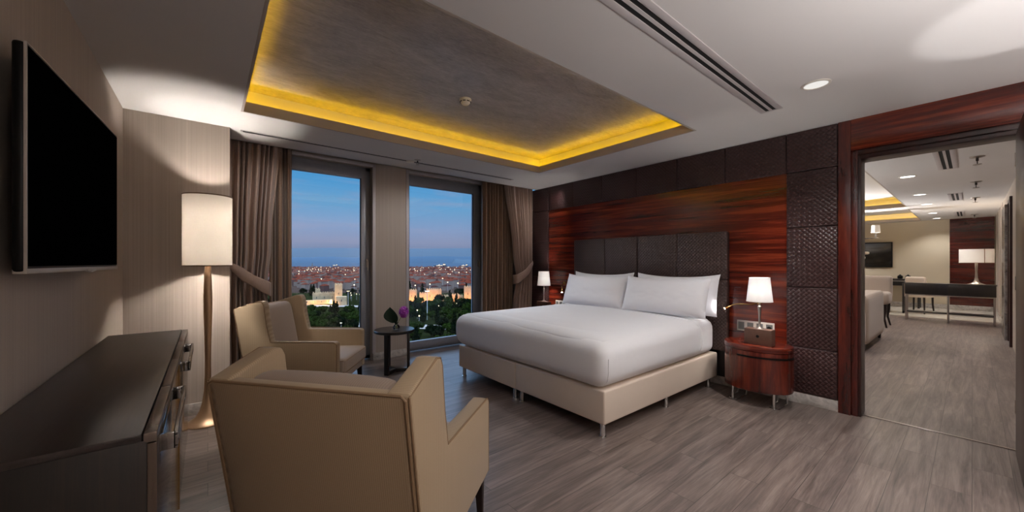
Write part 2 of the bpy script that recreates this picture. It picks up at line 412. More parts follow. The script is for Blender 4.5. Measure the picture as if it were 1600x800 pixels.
# red wood door surround
b = MB()
b.box(4.56, 4.62, .70, .79, 0, H, .004); b.box(4.575, 4.62, .655, .70, 0, 2.42, .004)
b.box(4.585, 4.79, .635, .662, 0, 2.40, .003, mi=1)
b.box(4.56, 4.62, -.95, .70, 2.42, H, .004, mi=2); b.box(4.575, 4.62, -.26, .66, 2.375, 2.42, .004, mi=1); b.box(4.585, 4.79, -.26, .64, 2.337, 2.376, .003, mi=1)
b.box(4.56, 4.62, -.95, -.24, 0, 2.42, .004)
b.box(4.585, 4.79, -.262, -.238, 0, 2.40, .003, mi=1)
struct(b.build('trim_2', [M['veneer_z'], M['veneer_dark'], M['veneer_y']], None))
b = MB(); b.box(4.655, 4.68, -.24, .636, 0, .006, .002); struct(b.build('trim_3', M['nickel'], None))
t = bpy.data.objects.new('door_1', None); C.objects.link(t); t['kind'] = 'structure'
b = MB(); b.box(3.74, 4.56, -.245, -.2, .008, 2.33, .003); b.build('door_leaf', M['veneer_dark'], t)
b = MB()
for z in (.3, 1.2, 2.1): b.box(4.555, 4.575, -.222, -.196, z, z+.1, .002)
b.build('hinge', M['nickel'], t)

# ------------------------------------------------------------------ woven leather wall panels
YS = [.792, 1.194, 1.775, 2.338, 2.908, 3.488, 4.056, 4.626, 5.037]; ZS = [.107, .558, 1.157, 1.749, 2.304, H]
def wall_tile(y0, y1, z0, z1, label):
    b = MB(); g = .003
    b.box(4.567, 4.606, y0+g, y1-g, z0+g, z1-g, .007, 3)
    tag(b.build('leather_wall_panel', M['weave'], None), label, 'wall panel', 'woven leather wall panels')
ordn = ['first', 'second', 'third', 'fourth', 'fifth', 'sixth', 'seventh', 'eighth']
for i in range(8):
    wall_tile(YS[i], YS[i+1], ZS[4], ZS[5], 'woven dark brown leather panel in the row under the ceiling, %s from the red door surround' % ordn[i])
lv = ['lowest, just above the pale skirting', 'second up from the skirting', 'third up from the skirting', 'fourth up, one below the ceiling row']
for k in range(4):
    wall_tile(YS[0], YS[1], ZS[k], ZS[k+1], 'woven brown leather panel beside the red door surround, %s' % lv[k])
    wall_tile(YS[7], YS[8], ZS[k], ZS[k+1], 'woven brown leather panel beside the curtain, %s' % lv[k])
hb = thing('headboard', 'wide woven dark leather headboard of joined panels behind the bed', 'headboard')
b = MB(); b.box(4.55, 4.586, 1.735, 3.975, .1, 1.745, .004); b.build('backing_board', M['wenge_black'], hb)
HY = [1.727, 2.30, 2.851, 3.386, 3.977]
for i in range(4):
    for z0, z1 in ((.40, 1.203), (1.203, 1.752)):
        b = MB(); b.box(4.495, 4.552, HY[i]+.002, HY[i+1]-.002, z0+.002, z1-.002, .012, 3); b.build('headboard_panel', M['weave_hb'], hb)

# ------------------------------------------------------------------ bed
def bed_base(y0, y1, label):
    t = thing('bed_base', label, 'bed base', (2.415, (y0+y1)/2, 0), 0, 'box spring bed bases'); h = (y1-y0)/2
    b = MB(); b.box(0, 2.07, -h+.003, h-.003, .115, .385, .016, 4); b.build('upholstered_box', M['white_leather'], t)
    for x in (.05, 1.03, 1.95):
        for y in (-h+.055, h-.055):
            b = MB(); b.lathe([(.028, 0), (.028, .006), (.021, .008), (.021, .125)], 20, (x, y)); b.build('leg', M['chrome'], t)
    return t
bed_base(1.82, 2.92, 'cream leather bed base half on chrome legs, nearer the doorway and brown box lamp')
bed_base(2.92, 4.02, 'cream leather bed base half on chrome legs, next to the window')
b = MB()
b.rbox((3.42, 2.92, .578), (1.03, 1.095, .19), .10, (24, 40, 10), lambda p: (p.x, p.y, p.z+(.035*(1-min(1, abs(p.y)/1.095)**3) if p.z > 0 else 0)))
tag(b.build('mattress', M['linen'], None), 'thick mattress in a white fitted sheet, its edge showing near the headboard', 'mattress')
def duvet_fn(p):
    x, y, z = p
    hx, hy = .885, 1.115
    u = x/hx; v = y/hy
    if z > 0:
        z += .055*(1-min(1, abs(v))**3)*(1-max(0, -u)**5*.8)
        z += .006*noise.noise((x*2.2, y*2.2, .3))+.0025*noise.noise((x*7, y*5, 1.3))
    f = max(0, abs(v)-.9)/.1
    k = 1+.012*sin((z+.2)*8)
    if z < 0: k -= .03*(-z/.19)**2
    x = x*(1+.006*sin(y*3)) if u < -.9 else x
    return (x*k if u < 0 else x, y*k+.004*noise.noise((x*4, y*4, z*6)), z)
b = MB(); b.rbox((3.245, 2.92, .572), (.885, 1.115, .185), .105, (60, 60, 14), duvet_fn)
dv = tag(b.build('duvet', M['linen'], None, ang=60), 'white duvet tucked smoothly over the foot and sides of the bed', 'duvet')
# folded top hem of the duvet
b = MB()
pts = []
def on_duvet(x, y, z, off=.0):
    h = (.885, 1.115, .185); r = .105; p = Vector((x, y, z)); q = Vector([max(-(a-r), min(a-r, c)) for c, a in zip(p, h)]); d = p-q
    if d.length > 1e-6: p = q+d.normalized()*(r+off)
    return Vector(duvet_fn(p))+Vector((3.245, 2.92, .572))
for z in (-.15, -.08, 0, .06): pts.append(on_duvet(.775, -1.115, z, .001))
for k in range(41): pts.append(on_duvet(.775, -1.115+2.23*k/40, .185, .001))
for z in (.06, 0, -.08, -.15): pts.append(on_duvet(.775, 1.115, z, .001))
b.tube(pts, .006, 8); b.build('hem', M['linen'], dv)
b = MB(); b.tube([on_duvet(-.885+.085, -1.115+.02, z, .001) for z in (-.17, -.1, -.04, .02, .07)], .004, 6); b.build('corner_fold', M['linen'], dv)
def pillow(L, Hh, T, seed):
    b = MB()
    for sgn in (1, -1):
        def fn(u, v):
            s = u*2-1; q = v*2-1
            w = (1-abs(s)**3.2)*(1-abs(q)**3.2); w = max(0, w)**.55
            px = s*L/2*(1-.05*(1-abs(q)**2)*0-.035*(1-q*q)*0)
            px *= 1+.035*abs(q)**3*abs(s); pz = q*Hh/2*(1+.06*abs(s)**4*(1 if q > 0 else .3))
            pz -= .03*(1-s*s)*max(0, q)
            th = T/2*w*(1+.12*noise.noise((s*1.6+seed, q*1.6, seed)))+.004*noise.noise((s*6, q*6, seed*3.1))*w
            return (sgn*th, px, pz)
        b.grid(fn, 36, 26)
    bmesh.ops.remove_doubles(b.bm, verts=b.bm.verts[:], dist=.0008)
    bmesh.ops.recalc_face_normals(b.bm, faces=b.bm.faces[:])
    return b
def put_pillow(L, Hh, T, seed, loc, tilt, label, rz=0):
    o = pillow(L, Hh, T, seed).build('pillow', M['pillowcase'], None, ang=70)
    o.location = loc; o.rotation_euler = (0, tilt, rz); tag(o, label, 'pillow', 'white bed pillows'); return o
put_pillow(1.02, .45, .24, 1.3, (4.185, 2.315, 1.01), radians(20), 'front white pillow on the half of the bed beside the brown box lamp')
put_pillow(1.02, .45, .24, 4.1, (4.19, 3.345, 1.01), radians(20), 'front white pillow on the half of the bed beside the window')
put_pillow(1.0, .46, .13, 7.7, (4.385, 2.285, 1.03), radians(12), 'rear white pillow against the headboard, peeking out beside the brown box lamp')
put_pillow(1.0, .46, .13, 9.2, (4.385, 3.37, 1.03), radians(12), 'rear white pillow against the headboard, its corner peeking out on the window side')

# ------------------------------------------------------------------ nightstands with lamps
def nightstand(label, loc):
    t = thing('nightstand', label, 'nightstand', loc, 0, 'oval red wood nightstands')
    A, B_ = .225, .30
    b = MB(); b.lathe([(.93, .15), (.985, .153), (.985, .535), (.93, .537)], 56, sx=A, sy=B_); b.build('body', M['veneer_z'], t)
    b = MB(); b.lathe([(.97, .537), (.995, .540), (1.006, .552), (1.006, .580), (.998, .588), (.98, .59)], 56, sx=A, sy=B_); b.build('top', M['veneer_y'], t)
    # curved door with frame following the oval
    d = MB(); f = MB()
    def arc(mb, a0, a1, z0, z1, r0, r1, n=20):
        def fn(u, v):
            a = a0+(a1-a0)*u
            k = [(r0, z0), (r1, z0), (r1, z1), (r0, z1), (r0, z0)][int(round(v*4))]
            return (k[0]*A*cos(a), k[0]*B_*sin(a), k[1])
        mb.grid(fn, n, 4)
        for a in (a0, a1):
            vs = [mb.bm.verts.new((r*A*cos(a), r*B_*sin(a), z)) for r, z in ((r0, z0), (r1, z0), (r1, z1), (r0, z1))]
            mb.bm.faces.new(vs)
        bmesh.ops.remove_doubles(mb.bm, verts=mb.bm.verts[:], dist=.0005); bmesh.ops.recalc_face_normals(mb.bm, faces=mb.bm.faces[:])
    a0, a1 = radians(158), radians(298)
    arc(d, a0, a1, .165, .47, .98, 1.003); d.build('door', M['veneer_z'], t, ang=50)
    arc(f, a0, a1, .478, .492, .96, 1.006); f.build('finger_pull', M['black'], t, ang=50)
    e = MB(); arc(e, a0, a1, .498, .532, .98, 1.003); e.build('drawer', M['veneer_z'], t, ang=50)
    for q in (1, -1):
        b = MB(); y = q*.18
        b.lathe([(.012, .006), (.012, .155)], 14, (-.13, y))
        pts = [(-.13+.1*0, y, .006)]
        loop = [(.13, y-.04, .006), (-.10, y-.04, .006), (-.128, y-.03, .006), (-.14, y, .006), (-.128, y+.03, .006), (-.10, y+.04, .006), (.13, y+.04, .006)]
        b.tube(loop, .007, 6); b.lathe([(.010, .006), (.010, .155)], 14, (.12, y-.04)); b.lathe([(.010, .006), (.010, .155)], 14, (.12, y+.04))
        b.build('leg', M['chrome'], t)
    return t
NS = nightstand('oval red wood nightstand on chrome feet, beside the leather panels and the doorway', (4.31, 1.37, 0))
dup(NS, (4.31, 4.42, 0), 0, 'oval red wood nightstand mostly hidden behind the bed, beside the curtain')
def table_lamp(label, loc):
    t = thing('table_lamp', label, 'table lamp', loc, 0, 'bedside table lamps')
    b = MB(); b.box(-.055, .055, -.118, .118, 0, .155, .003); bx = b.build('box_base', M['bookbox'], t)
    b = MB(); b.lathe([(.014, -.0575), (.014, -.0535)], 16, mat=Matrix.Rotation(radians(90), 4, 'Y') @ Matrix.Translation((-.085, 0, 0))); b.build('port', M['black'], bx)
    b = MB(); b.lathe([(.045, .155), (.043, .160), (.022, .168), (.012, .18), (.009, .21), (.010, .27), (.015, .345), (.016, .375), (.008, .385), (.006, .5)], 24); b.build('stem', M['nickel'], t)
    b = MB(); b.lathe([(.112, .425), (.088, .66)], 40, caps=False); sh = b.build('lamp_shade', M['shade_white'], t)
    for r, z in ((.112, .425), (.088, .66)):
        b = MB(); b.tube([(r*cos(2*pi*i/32), r*sin(2*pi*i/32), z) for i in range(32)], .0025, 6, closed=True)
        if z < .5:
            for k in range(3): b.tube([(0, 0, .44), (.109*cos(k*2.094), .109*sin(k*2.094), .427)], .0015, 5)
        b.build('shade_ring', M['white_plastic'], sh)
    b = MB(); b.lathe([(.012, .49), (.018, .52), (.022, .545), (.012, .565)], 14); b.build('bulb', M['bulb'], t)
    return t
TL = table_lamp('white shaded bedside lamp on a brown box base, on the nightstand by the doorway', (4.245, 1.33, .59))
dup(TL, (4.40, 4.56, .59), 0, 'white shaded bedside lamp on the nightstand between the curtain and the bed')
def reading_light(name_label, base, tip, k):
    t = thing('reading_light', name_label, 'reading light', base, 0, 'gooseneck reading lights')
    B0 = Vector((0, 0, 0)); T = Vector(tip)-Vector(base)
    b = MB(); b.lathe([(.028, 0), (.028, .012), (.02, .016)], 20, mat=Matrix.Rotation(radians(-90), 4, 'Y')); b.build('wall_plate', M['brass'], t)
    c = MB(); mid = Vector((-.10, 0, -.045))
    pts = []
    for i in range(13):
        a = i/12; pts.append((1-a)**3*Vector((-.012, 0, 0))+3*a*(1-a)**2*Vector((-.12, -.02*k, -.06))+3*a*a*(1-a)*(T*.7+Vector((0, 0, .05)))+a**3*T)
    c.tube(pts, .006, 8); c.build('gooseneck', M['brass'], t)
    d = (T-pts[-3]).normalized(); h = MB(); h.tube([T-d*.01, T+d*.02, T+d*.055], [.008, .013, .013], 12); hd = h.build('head', M['brass'], t)
    e = MB(); e.tube([T+d*.0555, T+d*.058], .010, 12); e.build('lens', M['led_white'], hd)
    return Vector(base)+T, d
reading_light('brass gooseneck reading light on the red wall beside the brown box lamp', (4.588, 1.44, .98), (4.40, 1.66, .925), -1)
reading_light('brass gooseneck reading light glaring beside the window-side pillow', (4.588, 4.26, 1.06), (4.44, 4.18, .965), -1)
def socket_plate(label, y0, y1, z0, z1):
    t = thing('socket_plate', label, 'socket plate', (4.588, (y0+y1)/2, (z0+z1)/2), 0, 'bedside socket plates'); w = (y1-y0)/2; h = (z1-z0)/2
    b = MB(); b.box(-.010, .002, -w, w, -h, h, .003); b.build('plate', M['white_plastic'], t)
    for i in range(4):
        y = w-(i+.5)*2*w/4
        b = MB(); b.box(-.014, -.009, y-.030, y+.030, -h+.018, h-.018, .002)
        b.build('switch' if i < 3 else 'socket', M['grey_switch'], t)
    b = MB(); b.lathe([(.02, 0), (.021, .002), (.014, .003)], 16, mat=Matrix.Translation((-.014, -w+w/4, 0)) @ Matrix.Rotation(radians(-90), 4, 'Y')); b.build('socket_hole', M['black'], t)
socket_plate('white plate of grey switches and a socket behind the brown box lamp', 1.30, 1.655, .648, .765)
socket_plate('white switch plate by the window-side reading light, half hidden by the pillow', 4.14, 4.46, .66, .765)

# ------------------------------------------------------------------ armchairs
def armchair(label, loc, rz):
    t = thing('armchair', label, 'armchair', loc, rz, 'beige wing armchairs')
    W = .405; th = .09
    side = [(-.92, .975), (-.705, 1.045), (-.668, 1.04), (-.65, 1.005), (-.625, .82), (-.59, .662), (-.02, .652), (0, .632), (0, .235), (-.79, .235)]
    for q in (1, -1):
        b = MB(); b.prism(side, 'y', q*W, q*(W-th), .014, 3); b.build('side_panel', M['fab_x'], t, ang=50)
        p = MB()
        oy = q*(W-.004)
        pl = [(-.792, .24), (-.918, .968), (-.705, 1.041), (-.673, 1.035), (-.655, 1.0), (-.631, .82), (-.597, .668), (-.03, .652), (-.004, .63), (-.004, .24)]
        p.tube([(x, oy, z) for x, z in pl], .0042, 6)
        p.build('piping', M['piping'], t)
    b = MB(); b.prism([(-.925, .970), (-.865, .975), (-.735, .235), (-.797, .235)], 'y', -W+.02, W-.02, .016, 3); bp = b.build('back_panel', M['fab_y'], t, ang=50)
    p = MB(); p.tube([(-.799, W-.014, .24), (-.924, W-.014, .958), (-.922, W-.03, .971), (-.922, -W+.03, .971), (-.924, -W+.014, .958), (-.799, -W+.014, .24)], .0055, 6); p.build('piping', M['piping'], bp)
    # inner back cushion, leaning
    def bf(p):
        x, y, z = p
        x += .025*(1-(y/.32)**2)*(1-(z/.27)**2*.6)*(1 if x > 0 else 0)
        z += .012*(1-(y/.32)**2)*(1 if z > .15 else 0)
        return (x, y, z)
    b = MB(); b.rbox((0, 0, 0), (.07, .306, .325), .06, (8, 20, 20), bf, mat=Matrix.Translation((-.765, 0, .655)) @ Matrix.Rotation(radians(-10.2), 4, 'Y'))
    b.build('back_cushion', M['fab_in'], t, ang=60)
    def sf(p):
        x, y, z = p
        if z > 0: z += .022*(1-(y/.31)**2)*(1-(x/.33)**2*.7)
        return (x, y, z)
    b = MB(); b.rbox((-.325, 0, .405), (.375, .316, .07), .03, (20, 20, 6), sf); sc = b.build('seat_cushion', M['fab_seat'], t, ang=60)
    p = MB()
    for z in (.345, .455): p.tube([(-.60, .314, z), (.02, .314, z), (.045, .28, z), (.045, -.28, z), (.02, -.314, z), (-.60, -.314, z)], .004, 6)
    p.build('piping', M['piping'], sc)
    b = MB(); b.box(-.76, -.004, -.322, .322, .24, .337, .008); b.build('apron', M['fab_seat'], t)
    for x, dx in ((-.045, .012), (-.75, -.05)):
        for q in (1, -1):
            y = q*.36; l = MB()
            def lf(p): return p
            tb = bmesh.new()
            c = [tb.verts.new((x+a*.024, y+b_*.024, .24)) for a, b_ in ((-1, -1), (1, -1), (1, 1), (-1, 1))]
            d = [tb.verts.new((x+dx+a*.014, y+q*.004+b_*.014, 0)) for a, b_ in ((-1, -1), (1, -1), (1, 1), (-1, 1))]
            tb.faces.new(c); tb.faces.new(d[::-1])
            for i in range(4): tb.faces.new((c[i], d[i], d[(i+1) % 4], c[(i+1) % 4]))
            bmesh.ops.recalc_face_normals(tb, faces=tb.faces[:])
            bmesh.ops.bevel(tb, geom=tb.edges[:], offset=.003, segments=2, affect='EDGES')
            l._merge(tb); l.build('leg', M['leg_wood'], t)
    return t
ch = armchair('beige striped wing armchair beside the round side table, seen from its side', (1.165, 4.07, 0), radians(-35))
dup(ch, (.968, 2.02, 0), radians(38.5), 'nearest beige striped wing armchair, its back turned to the viewer beside the dresser')

# ------------------------------------------------------------------ floor lamp
t = thing('floor_lamp', 'tall bronze floor lamp with a lit cream drum shade in the wall corner', 'floor lamp', (0, 4.24, 0))
b = MB(); b.lathe([(.155, 0), (.156, .008), (.150, .016), (.120, .032), (.085, .060), (.058, .11), (.040, .18), (.028, .28), (.022, .42), (.021, .55), (.025, .75), (.030, .95), (.031, 1.1), (.027, 1.25), (.021, 1.36), (.015, 1.38), (.010, 1.45)], 40); b.build('base', M['bronze'], t)
b = MB(); b.lathe([(.172, 1.37), (.172, 1.985)], 64, caps=False); sh = b.build('lamp_shade', M['shade'], t)
for z in (1.373, 1.982):
    b = MB(); b.tube([(.172*cos(2*pi*i/48), .172*sin(2*pi*i/48), z) for i in range(48)], .005, 8, closed=True)
    if z < 1.5:
        for k in range(3): b.tube([(0, 0, 1.42), (.17*cos(k*2.094), .17*sin(k*2.094), 1.374)], .002, 5)
    b.build('shade_trim', M['rim'], sh)
for z in (1.5, 1.78):
    b = MB(); b.lathe([(.012, z-.045), (.02, z-.02), (.028, z+.005), (.024, z+.03), (.008, z+.042)], 16); b.build('bulb', M['bulb'], t)
b = MB(); b.tube([(.01, 0, 1.44), (.01, .0, 1.74)], .004, 6); b.build('bulb_stem', M['bronze'], t)

# ------------------------------------------------------------------ side table, vase, flower
t = thing('side_table', 'small round black wood side table in front of the window pier', 'side table', (1.86, 4.68, 0))
b = MB(); b.lathe([(.225, .508), (.243, .51), (.25, .516), (.25, .538), (.245, .545), (.22, .5455)], 56); b.build('table_top', M['wenge_black'], t)
for k in range(3):
    a = radians(216+k*120)
    b = MB(); b.box(.155, .19, -.027, .027, 0, .51, .003, mat=Matrix.Rotation(a, 4, 'Z')); b.build('leg', M['wenge_black'], t)
    b = MB(); b.box(0, .16, -.024, .024, 0, .045, .003, mat=Matrix.Rotation(a, 4, 'Z')); b.build('stretcher', M['wenge_black'], t)
v = thing('flower_vase', 'small glass vase with a purple bloom and dark leaf on the round table', 'vase', (1.86, 4.62, .5455))
b = MB(); b.lathe([(.018, .001), (.036, .006), (.043, .028), (.034, .055), (.018, .07), (.017, .078), (.030, .095), (.028, .0955), (.014, .078), (.015, .07), (.03, .054), (.038, .028), (.03, .010), (.01, .008)], 28); b.build('glass', M['vase_glass'], v)
b = MB(); b.tube([(0, 0, .02), (.015, -.01, .09), (.055, -.035, .17)], .004, 6); b.tube([(0, 0, .02), (-.005, 0, .08), (-.015, .0, .12)], .004, 6); b.build('stem', M['stem'], v)
b = MB(); rnd = random.Random(3)
for i in range(70):
    a = rnd.uniform(0, 2*pi); z = rnd.uniform(-1, 1); r = sqrt(1-z*z); d = Vector((r*cos(a), r*sin(a), z))
    c = Vector((.075, -.055, .225))+Vector((d.x*.05, d.y*.05, d.z*.065))
    q = d.to_track_quat('Z', 'Y').to_matrix().to_4x4()
    for k in range(4):
        def pf(u, w, k=k):
            s = u*2-1; l = w*.028
            return (s*.012*sin(pi*min(1, w*.9+.1)), l, .008*w*w-.004*s*s)
        b.grid(pf, 3, 3, mat=Matrix.Translation(c) @ q @ Matrix.Rotation(k*pi/2+a, 4, 'Z'))
b.build('bloom', M['petal'], v, ang=80)
b = MB()
def lf(u, w):
    s = u*2-1; wd = .095*sin(pi*min(1, .06+w*.97))**.8*(1-.25*w)
    p = Vector((-.02-.06*w, .0, .09+.205*w))
    return p+Vector((.776, -.63, .12))*(s*wd)+Vector((-.4, -.5, 0))*(.05*s*s*wd/.09)+Vector((-.02*sin(w*3), 0, 0))
b.grid(lf, 10, 16); o = b.build('leaf', M['leaf_dark'], v, ang=80)
sm = o.modifiers.new('thickness', 'SOLIDIFY'); sm.thickness = .002

# ------------------------------------------------------------------ dresser and television
t = thing('dresser', 'long low dark wood dresser with glossy bronze fronts under the wall television', 'dresser')
X0, X1, Y0, Y1, Z1 = -.55, -.122, 1.586, 3.87, .88
b = MB(); b.box(X0, X1-.022, Y0+.002, Y1-.002, .04, Z1-.022, .003); b.build('carcass', M['wenge'], t)
b = MB(); b.box(X0, X1-.034, Y0, Y1, Z1-.022, Z1, .002); b.build('top', M['wenge_top'], t)
b = MB(); b.box(X0+.03, X1-.06, Y0+.03, Y1-.03, 0, .04); b.build('plinth', M['black'], t)
ys = [Y0, 2.14, 2.72, 3.30, Y1]
for i in range(4):
    y0, y1 = ys[i]+.002, ys[i+1]-.002
    b = MB(); b.box(X1-.03, X1, y0, y1, Z1-.03, Z1-.0005, .0015); b.build('top_strip', M['top_strip'], t)
ys = [Y0, 2.72, Y1]
for i in range(2):
    y0, y1 = ys[i]+.003, ys[i+1]-.003
    b = MB(); b.box(X1-.022, X1, y0, y1, .06, Z1-.034, .002); d = b.build('drawer_front', M['lacquer'], t)
    b = MB(); x = X1; zc = .79; ya, yb = ((1.73, 2.36), (2.92, 3.55))[i]
    for z in (zc-.022, zc+.022): b.box(x+.030, x+.042, ya, yb, z-.006, z+.006, .0015)
    for y in (ya+.006, ya+.06, yb-.06, yb-.006): b.box(x+.030, x+.042, y-.006, y+.006, zc-.022, zc+.022, .0015)
    for y in (ya+.007, yb-.007): b.box(x-.002, x+.036, y-.007, y+.007, zc-.028, zc+.028, .0015)
    b.build('handle', M['dark_chrome'], d)
b = MB(); b.box(X1-.01, X1+.003, 2.716, 2.724, .06, Z1-.036); b.build('brass_trim', M['brass'], t)
t = thing('television', 'large flat black wall television hung above the long dresser', 'television', (-.482, 2.03, 1.76), 0)
t.rotation_euler = (0, 0, radians(-2.8))
Wt, hz = 1.20, .395
b = MB(); b.box(-.032, 0, 0, Wt, -hz, hz, .012, 3); b.build('case', M['black'], t)
b = MB(); b.box(-.006, .003, .012, Wt-.008, -hz+.022, hz-.010, .001); b.build('screen', M['screen'], t)
b = MB(); b.box(-.03, .005, .004, Wt-.004, -hz-.004, -hz+.014, .003); b.box(-.004, .004, .0, .006, -hz, hz, .001); b.box(-.004, .004, .006, Wt-.004, hz-.005, hz, .001); b.tube([(.004, Wt*.52, -hz-.002), (.004, Wt*.58, -hz-.010), (.004, Wt*.64, -hz-.002)], .005, 8); b.build('bezel', M['silver'], t)
b = MB(); b.box(-.078, -.03, Wt*.35, Wt*.65, -.15, .15, .006); b.build('wall_bracket', M['black'], t)

# ------------------------------------------------------------------ curtains
def lerp(tab, z):
    for (za, a), (zb, c) in zip(tab, tab[1:]):
        if z <= zb: 
            k = (z-za)/(zb-za); k = k*k*(3-2*k); return a+(c-a)*k
    return tab[-1][1]
def drape(name, parent, mat, left, right, y0, amp, folds, seed, z0=.015, z1=2.93, nu=None, ampz=None):
    rnd = random.Random(seed); ph = [rnd.uniform(-.5, .5) for _ in range(40)]
    nu = nu or folds*14
    def fn(u, v):
        z = z0+(z1-z0)*v
        a = lerp(left, z); c = lerp(right, z)
        w = u+.28/folds*sin(2*pi*u*2.3+seed)+.10/folds*sin(5*u+z*.8)
        k = amp*(lerp(ampz, z) if ampz else 1)
        an = 2*pi*folds*w+.25*sin(z*1.7+seed)
        d = sin(an)+.14*sin(2*an+.8)
        return (a+(c-a)*u, y0-k*d+.004*noise.noise((u*6, z*1.5, seed)), z)
    b = MB(); b.grid(fn, nu, 46); o = b.build(name, mat, parent, ang=80)
    s = o.modifiers.new('thickness', 'SOLIDIFY'); s.thickness = .003; return o
def tie(parent, A, B, h, y0, sag, name='tieback'):
    def fn(u, v):
        a = u; x = A[0]+(B[0]-A[0])*a; z = A[1]+(B[1]-A[1])*a-sag*sin(pi*a)
        hh = h*(.45+.55*min(1, (a if True else 1)*3))
        bulge = .055*sin(pi*min(1, max(0, a)))**.5
        y = y0-bulge-.012*sin(pi*v)
        if a > .94: y += (a-.94)/.06*.06
        return (x, y, z+(v-.5)*hh+.01*sin(a*9)*(v-.5))
    b = MB(); b.grid(fn, 40, 10); o = b.build(name, M['curtain'], parent, ang=80)
    s = o.modifiers.new('thickness', 'SOLIDIFY'); s.thickness = .006; return o
t = thing('curtain', 'taupe satin curtain tied back against the wall behind the floor lamp', 'curtain', (0, 0, 0), 0, 'tied satin curtains')
drape('drape', t, M['curtain'], [(0, .17), (1.15, .17), (2.93, .17)], [(0, .60), (.6, .56), (1.12, .53), (1.6, .57), (2.93, .655)], 5.06, .040, 8, 2)
tie(t, (.172, 1.375), (.565, 1.09), .15, 5.03, .02)
t = thing('curtain', 'taupe satin curtain tied back in the corner beside the red headboard wall', 'curtain', (0, 0, 0), 0, 'tied satin curtains')
drape('drape', t, M['curtain'], [(0, 4.10), (.7, 4.17), (1.10, 4.24), (1.6, 4.15), (2.93, 3.965)], [(0, 4.55), (2.93, 4.565)], 5.06, .038, 8, 5)
tie(t, (4.565, 1.40), (4.155, 1.10), .15, 5.03, .03)
t = drape('curtain', None, M['curtain_back'], [(0, .56), (2.93, .56)], [(0, .80), (2.93, .80)], 5.24, .036, 5, 3)
tag(t, 'dark brown inner curtain hanging straight beside the window nearer the floor lamp', 'curtain', 'straight inner curtains')
t = drape('curtain', None, M['curtain_back'], [(0, 3.60), (2.93, 3.60)], [(0, 4.30), (2.93, 4.30)], 5.24, .04, 11, 8)
tag(t, 'brown silky inner curtain hanging straight beside the window nearer the bed', 'curtain', 'straight inner curtains')

# ------------------------------------------------------------------ ceiling fittings of the bedroom
def slot(name, label, x0, x1, y0, y1, slots, z=H):
    t = thing(name, label, 'air vent'); b = MB()
    n = slots; w = (y1-y0); m = w*.26 if n > 1 else w*.1; g = (w-2*m-(n-1)*w*.13)/n
    b.box(x0, x1, y0, y0+m, z-.006, z+.001, .001); b.box(x0, x1, y1-m, y1, z-.006, z+.001, .001)
    b.box(x0, x0+.02, y0+m, y1-m, z-.006, z+.001); b.box(x1-.02, x1, y0+m, y1-m, z-.006, z+.001)
    if n > 1: b.box(x0+.02, x1-.02, y0+m+g, y0+m+g+w*.13, z-.005, z+.001)
    b.build('frame', M['vent_metal'], t)
    for k in range(n):
        ya = y0+m+k*(g+w*.13); c = MB(); c.box(x0+.02, x1-.02, ya, ya+g, z-.0015, z+.001); c.build('slot', M['vent_black'], t)
    return t
slot('air_vent', 'broad white air vent with two long black slots in the ceiling beside the silver recess', .7, 3.755, 1.005, 1.165, 2)
t = slot('air_vent', 'very long thin black slot vent in the ceiling along the windows', .25, 3.72, 4.535, 4.59, 1)
def sprinkler(label, loc, s=1):
    t = thing('fire_sprinkler', label, 'sprinkler', loc)
    b = MB(); b.lathe([(.040*s, 0), (.038*s, -.006*s), (.014*s, -.012*s)], 24); b.build('escutcheon', M['nickel'], t)
    b = MB(); b.lathe([(.008*s, -.01*s), (.008*s, -.035*s)], 10); b.tube([(-.014*s, 0, -.03*s), (-.012*s, 0, -.05*s), (0, 0, -.06*s)], .003*s, 6); b.tube([(.014*s, 0, -.03*s), (.012*s, 0, -.05*s), (0, 0, -.06*s)], .003*s, 6)
    b.build('body', M['dark_steel'], t)
    b = MB(); b.lathe([(.022*s, -.06*s), (.024*s, -.063*s), (.008*s, -.066*s)], 20); b.build('deflector', M['nickel'], t)
    return t
sp0 = sprinkler('small metal fire sprinkler beside the long slot vent by the windows', (2.07, 4.45, H))
b = MB(); b.lathe([(.05, 0), (.048, -.012), (.03, -.016)], 24); o = b.build('occupancy_sensor', M['white_plastic'], None); o.location = (2.02, 4.56, H-.002)
tag(o, 'small white round sensor on the long slot vent by the windows', 'sensor')
t = thing('smoke_detector', 'round cream smoke detector on the silver ceiling recess', 'smoke detector', (1.885, 3.015, 2.94))
b = MB(); b.lathe([(.056, 0), (.056, -.012), (.054, -.016)], 32); b.build('base_plate', M['white_plastic'], t)
b = MB(); b.lathe([(.052, -.014), (.050, -.026), (.036, -.044), (.028, -.050), (.010, -.053)], 32); b.build('dome', M['white_plastic'], t)
b = MB()
for k in range(8):
    a = k*pi/4; b.box(.044, .052, -.013, .013, -.031, -.025, mat=Matrix.Rotation(a, 4, 'Z'))
b.build('sensor_slot', M['black'], t)
def downlight(label, loc, r=.095, mat='dl', group=None):
    t = thing('downlight', label, 'downlight', loc, 0, group)
    b = MB(); b.lathe([(r, .001), (r, -.004), (r*.82, -.006), (r*.8, .001)], 40, caps=False); b.build('trim_ring', M['white_plastic'], t)
    b = MB(); b.lathe([(r*.81, -.001), (r*.5, -.003), (.01, -.004)], 40); b.build('lens', M[mat], t)
    return t
downlight('recessed round downlight in the bedroom ceiling near the doorway', (3.457, .722, H), .088)

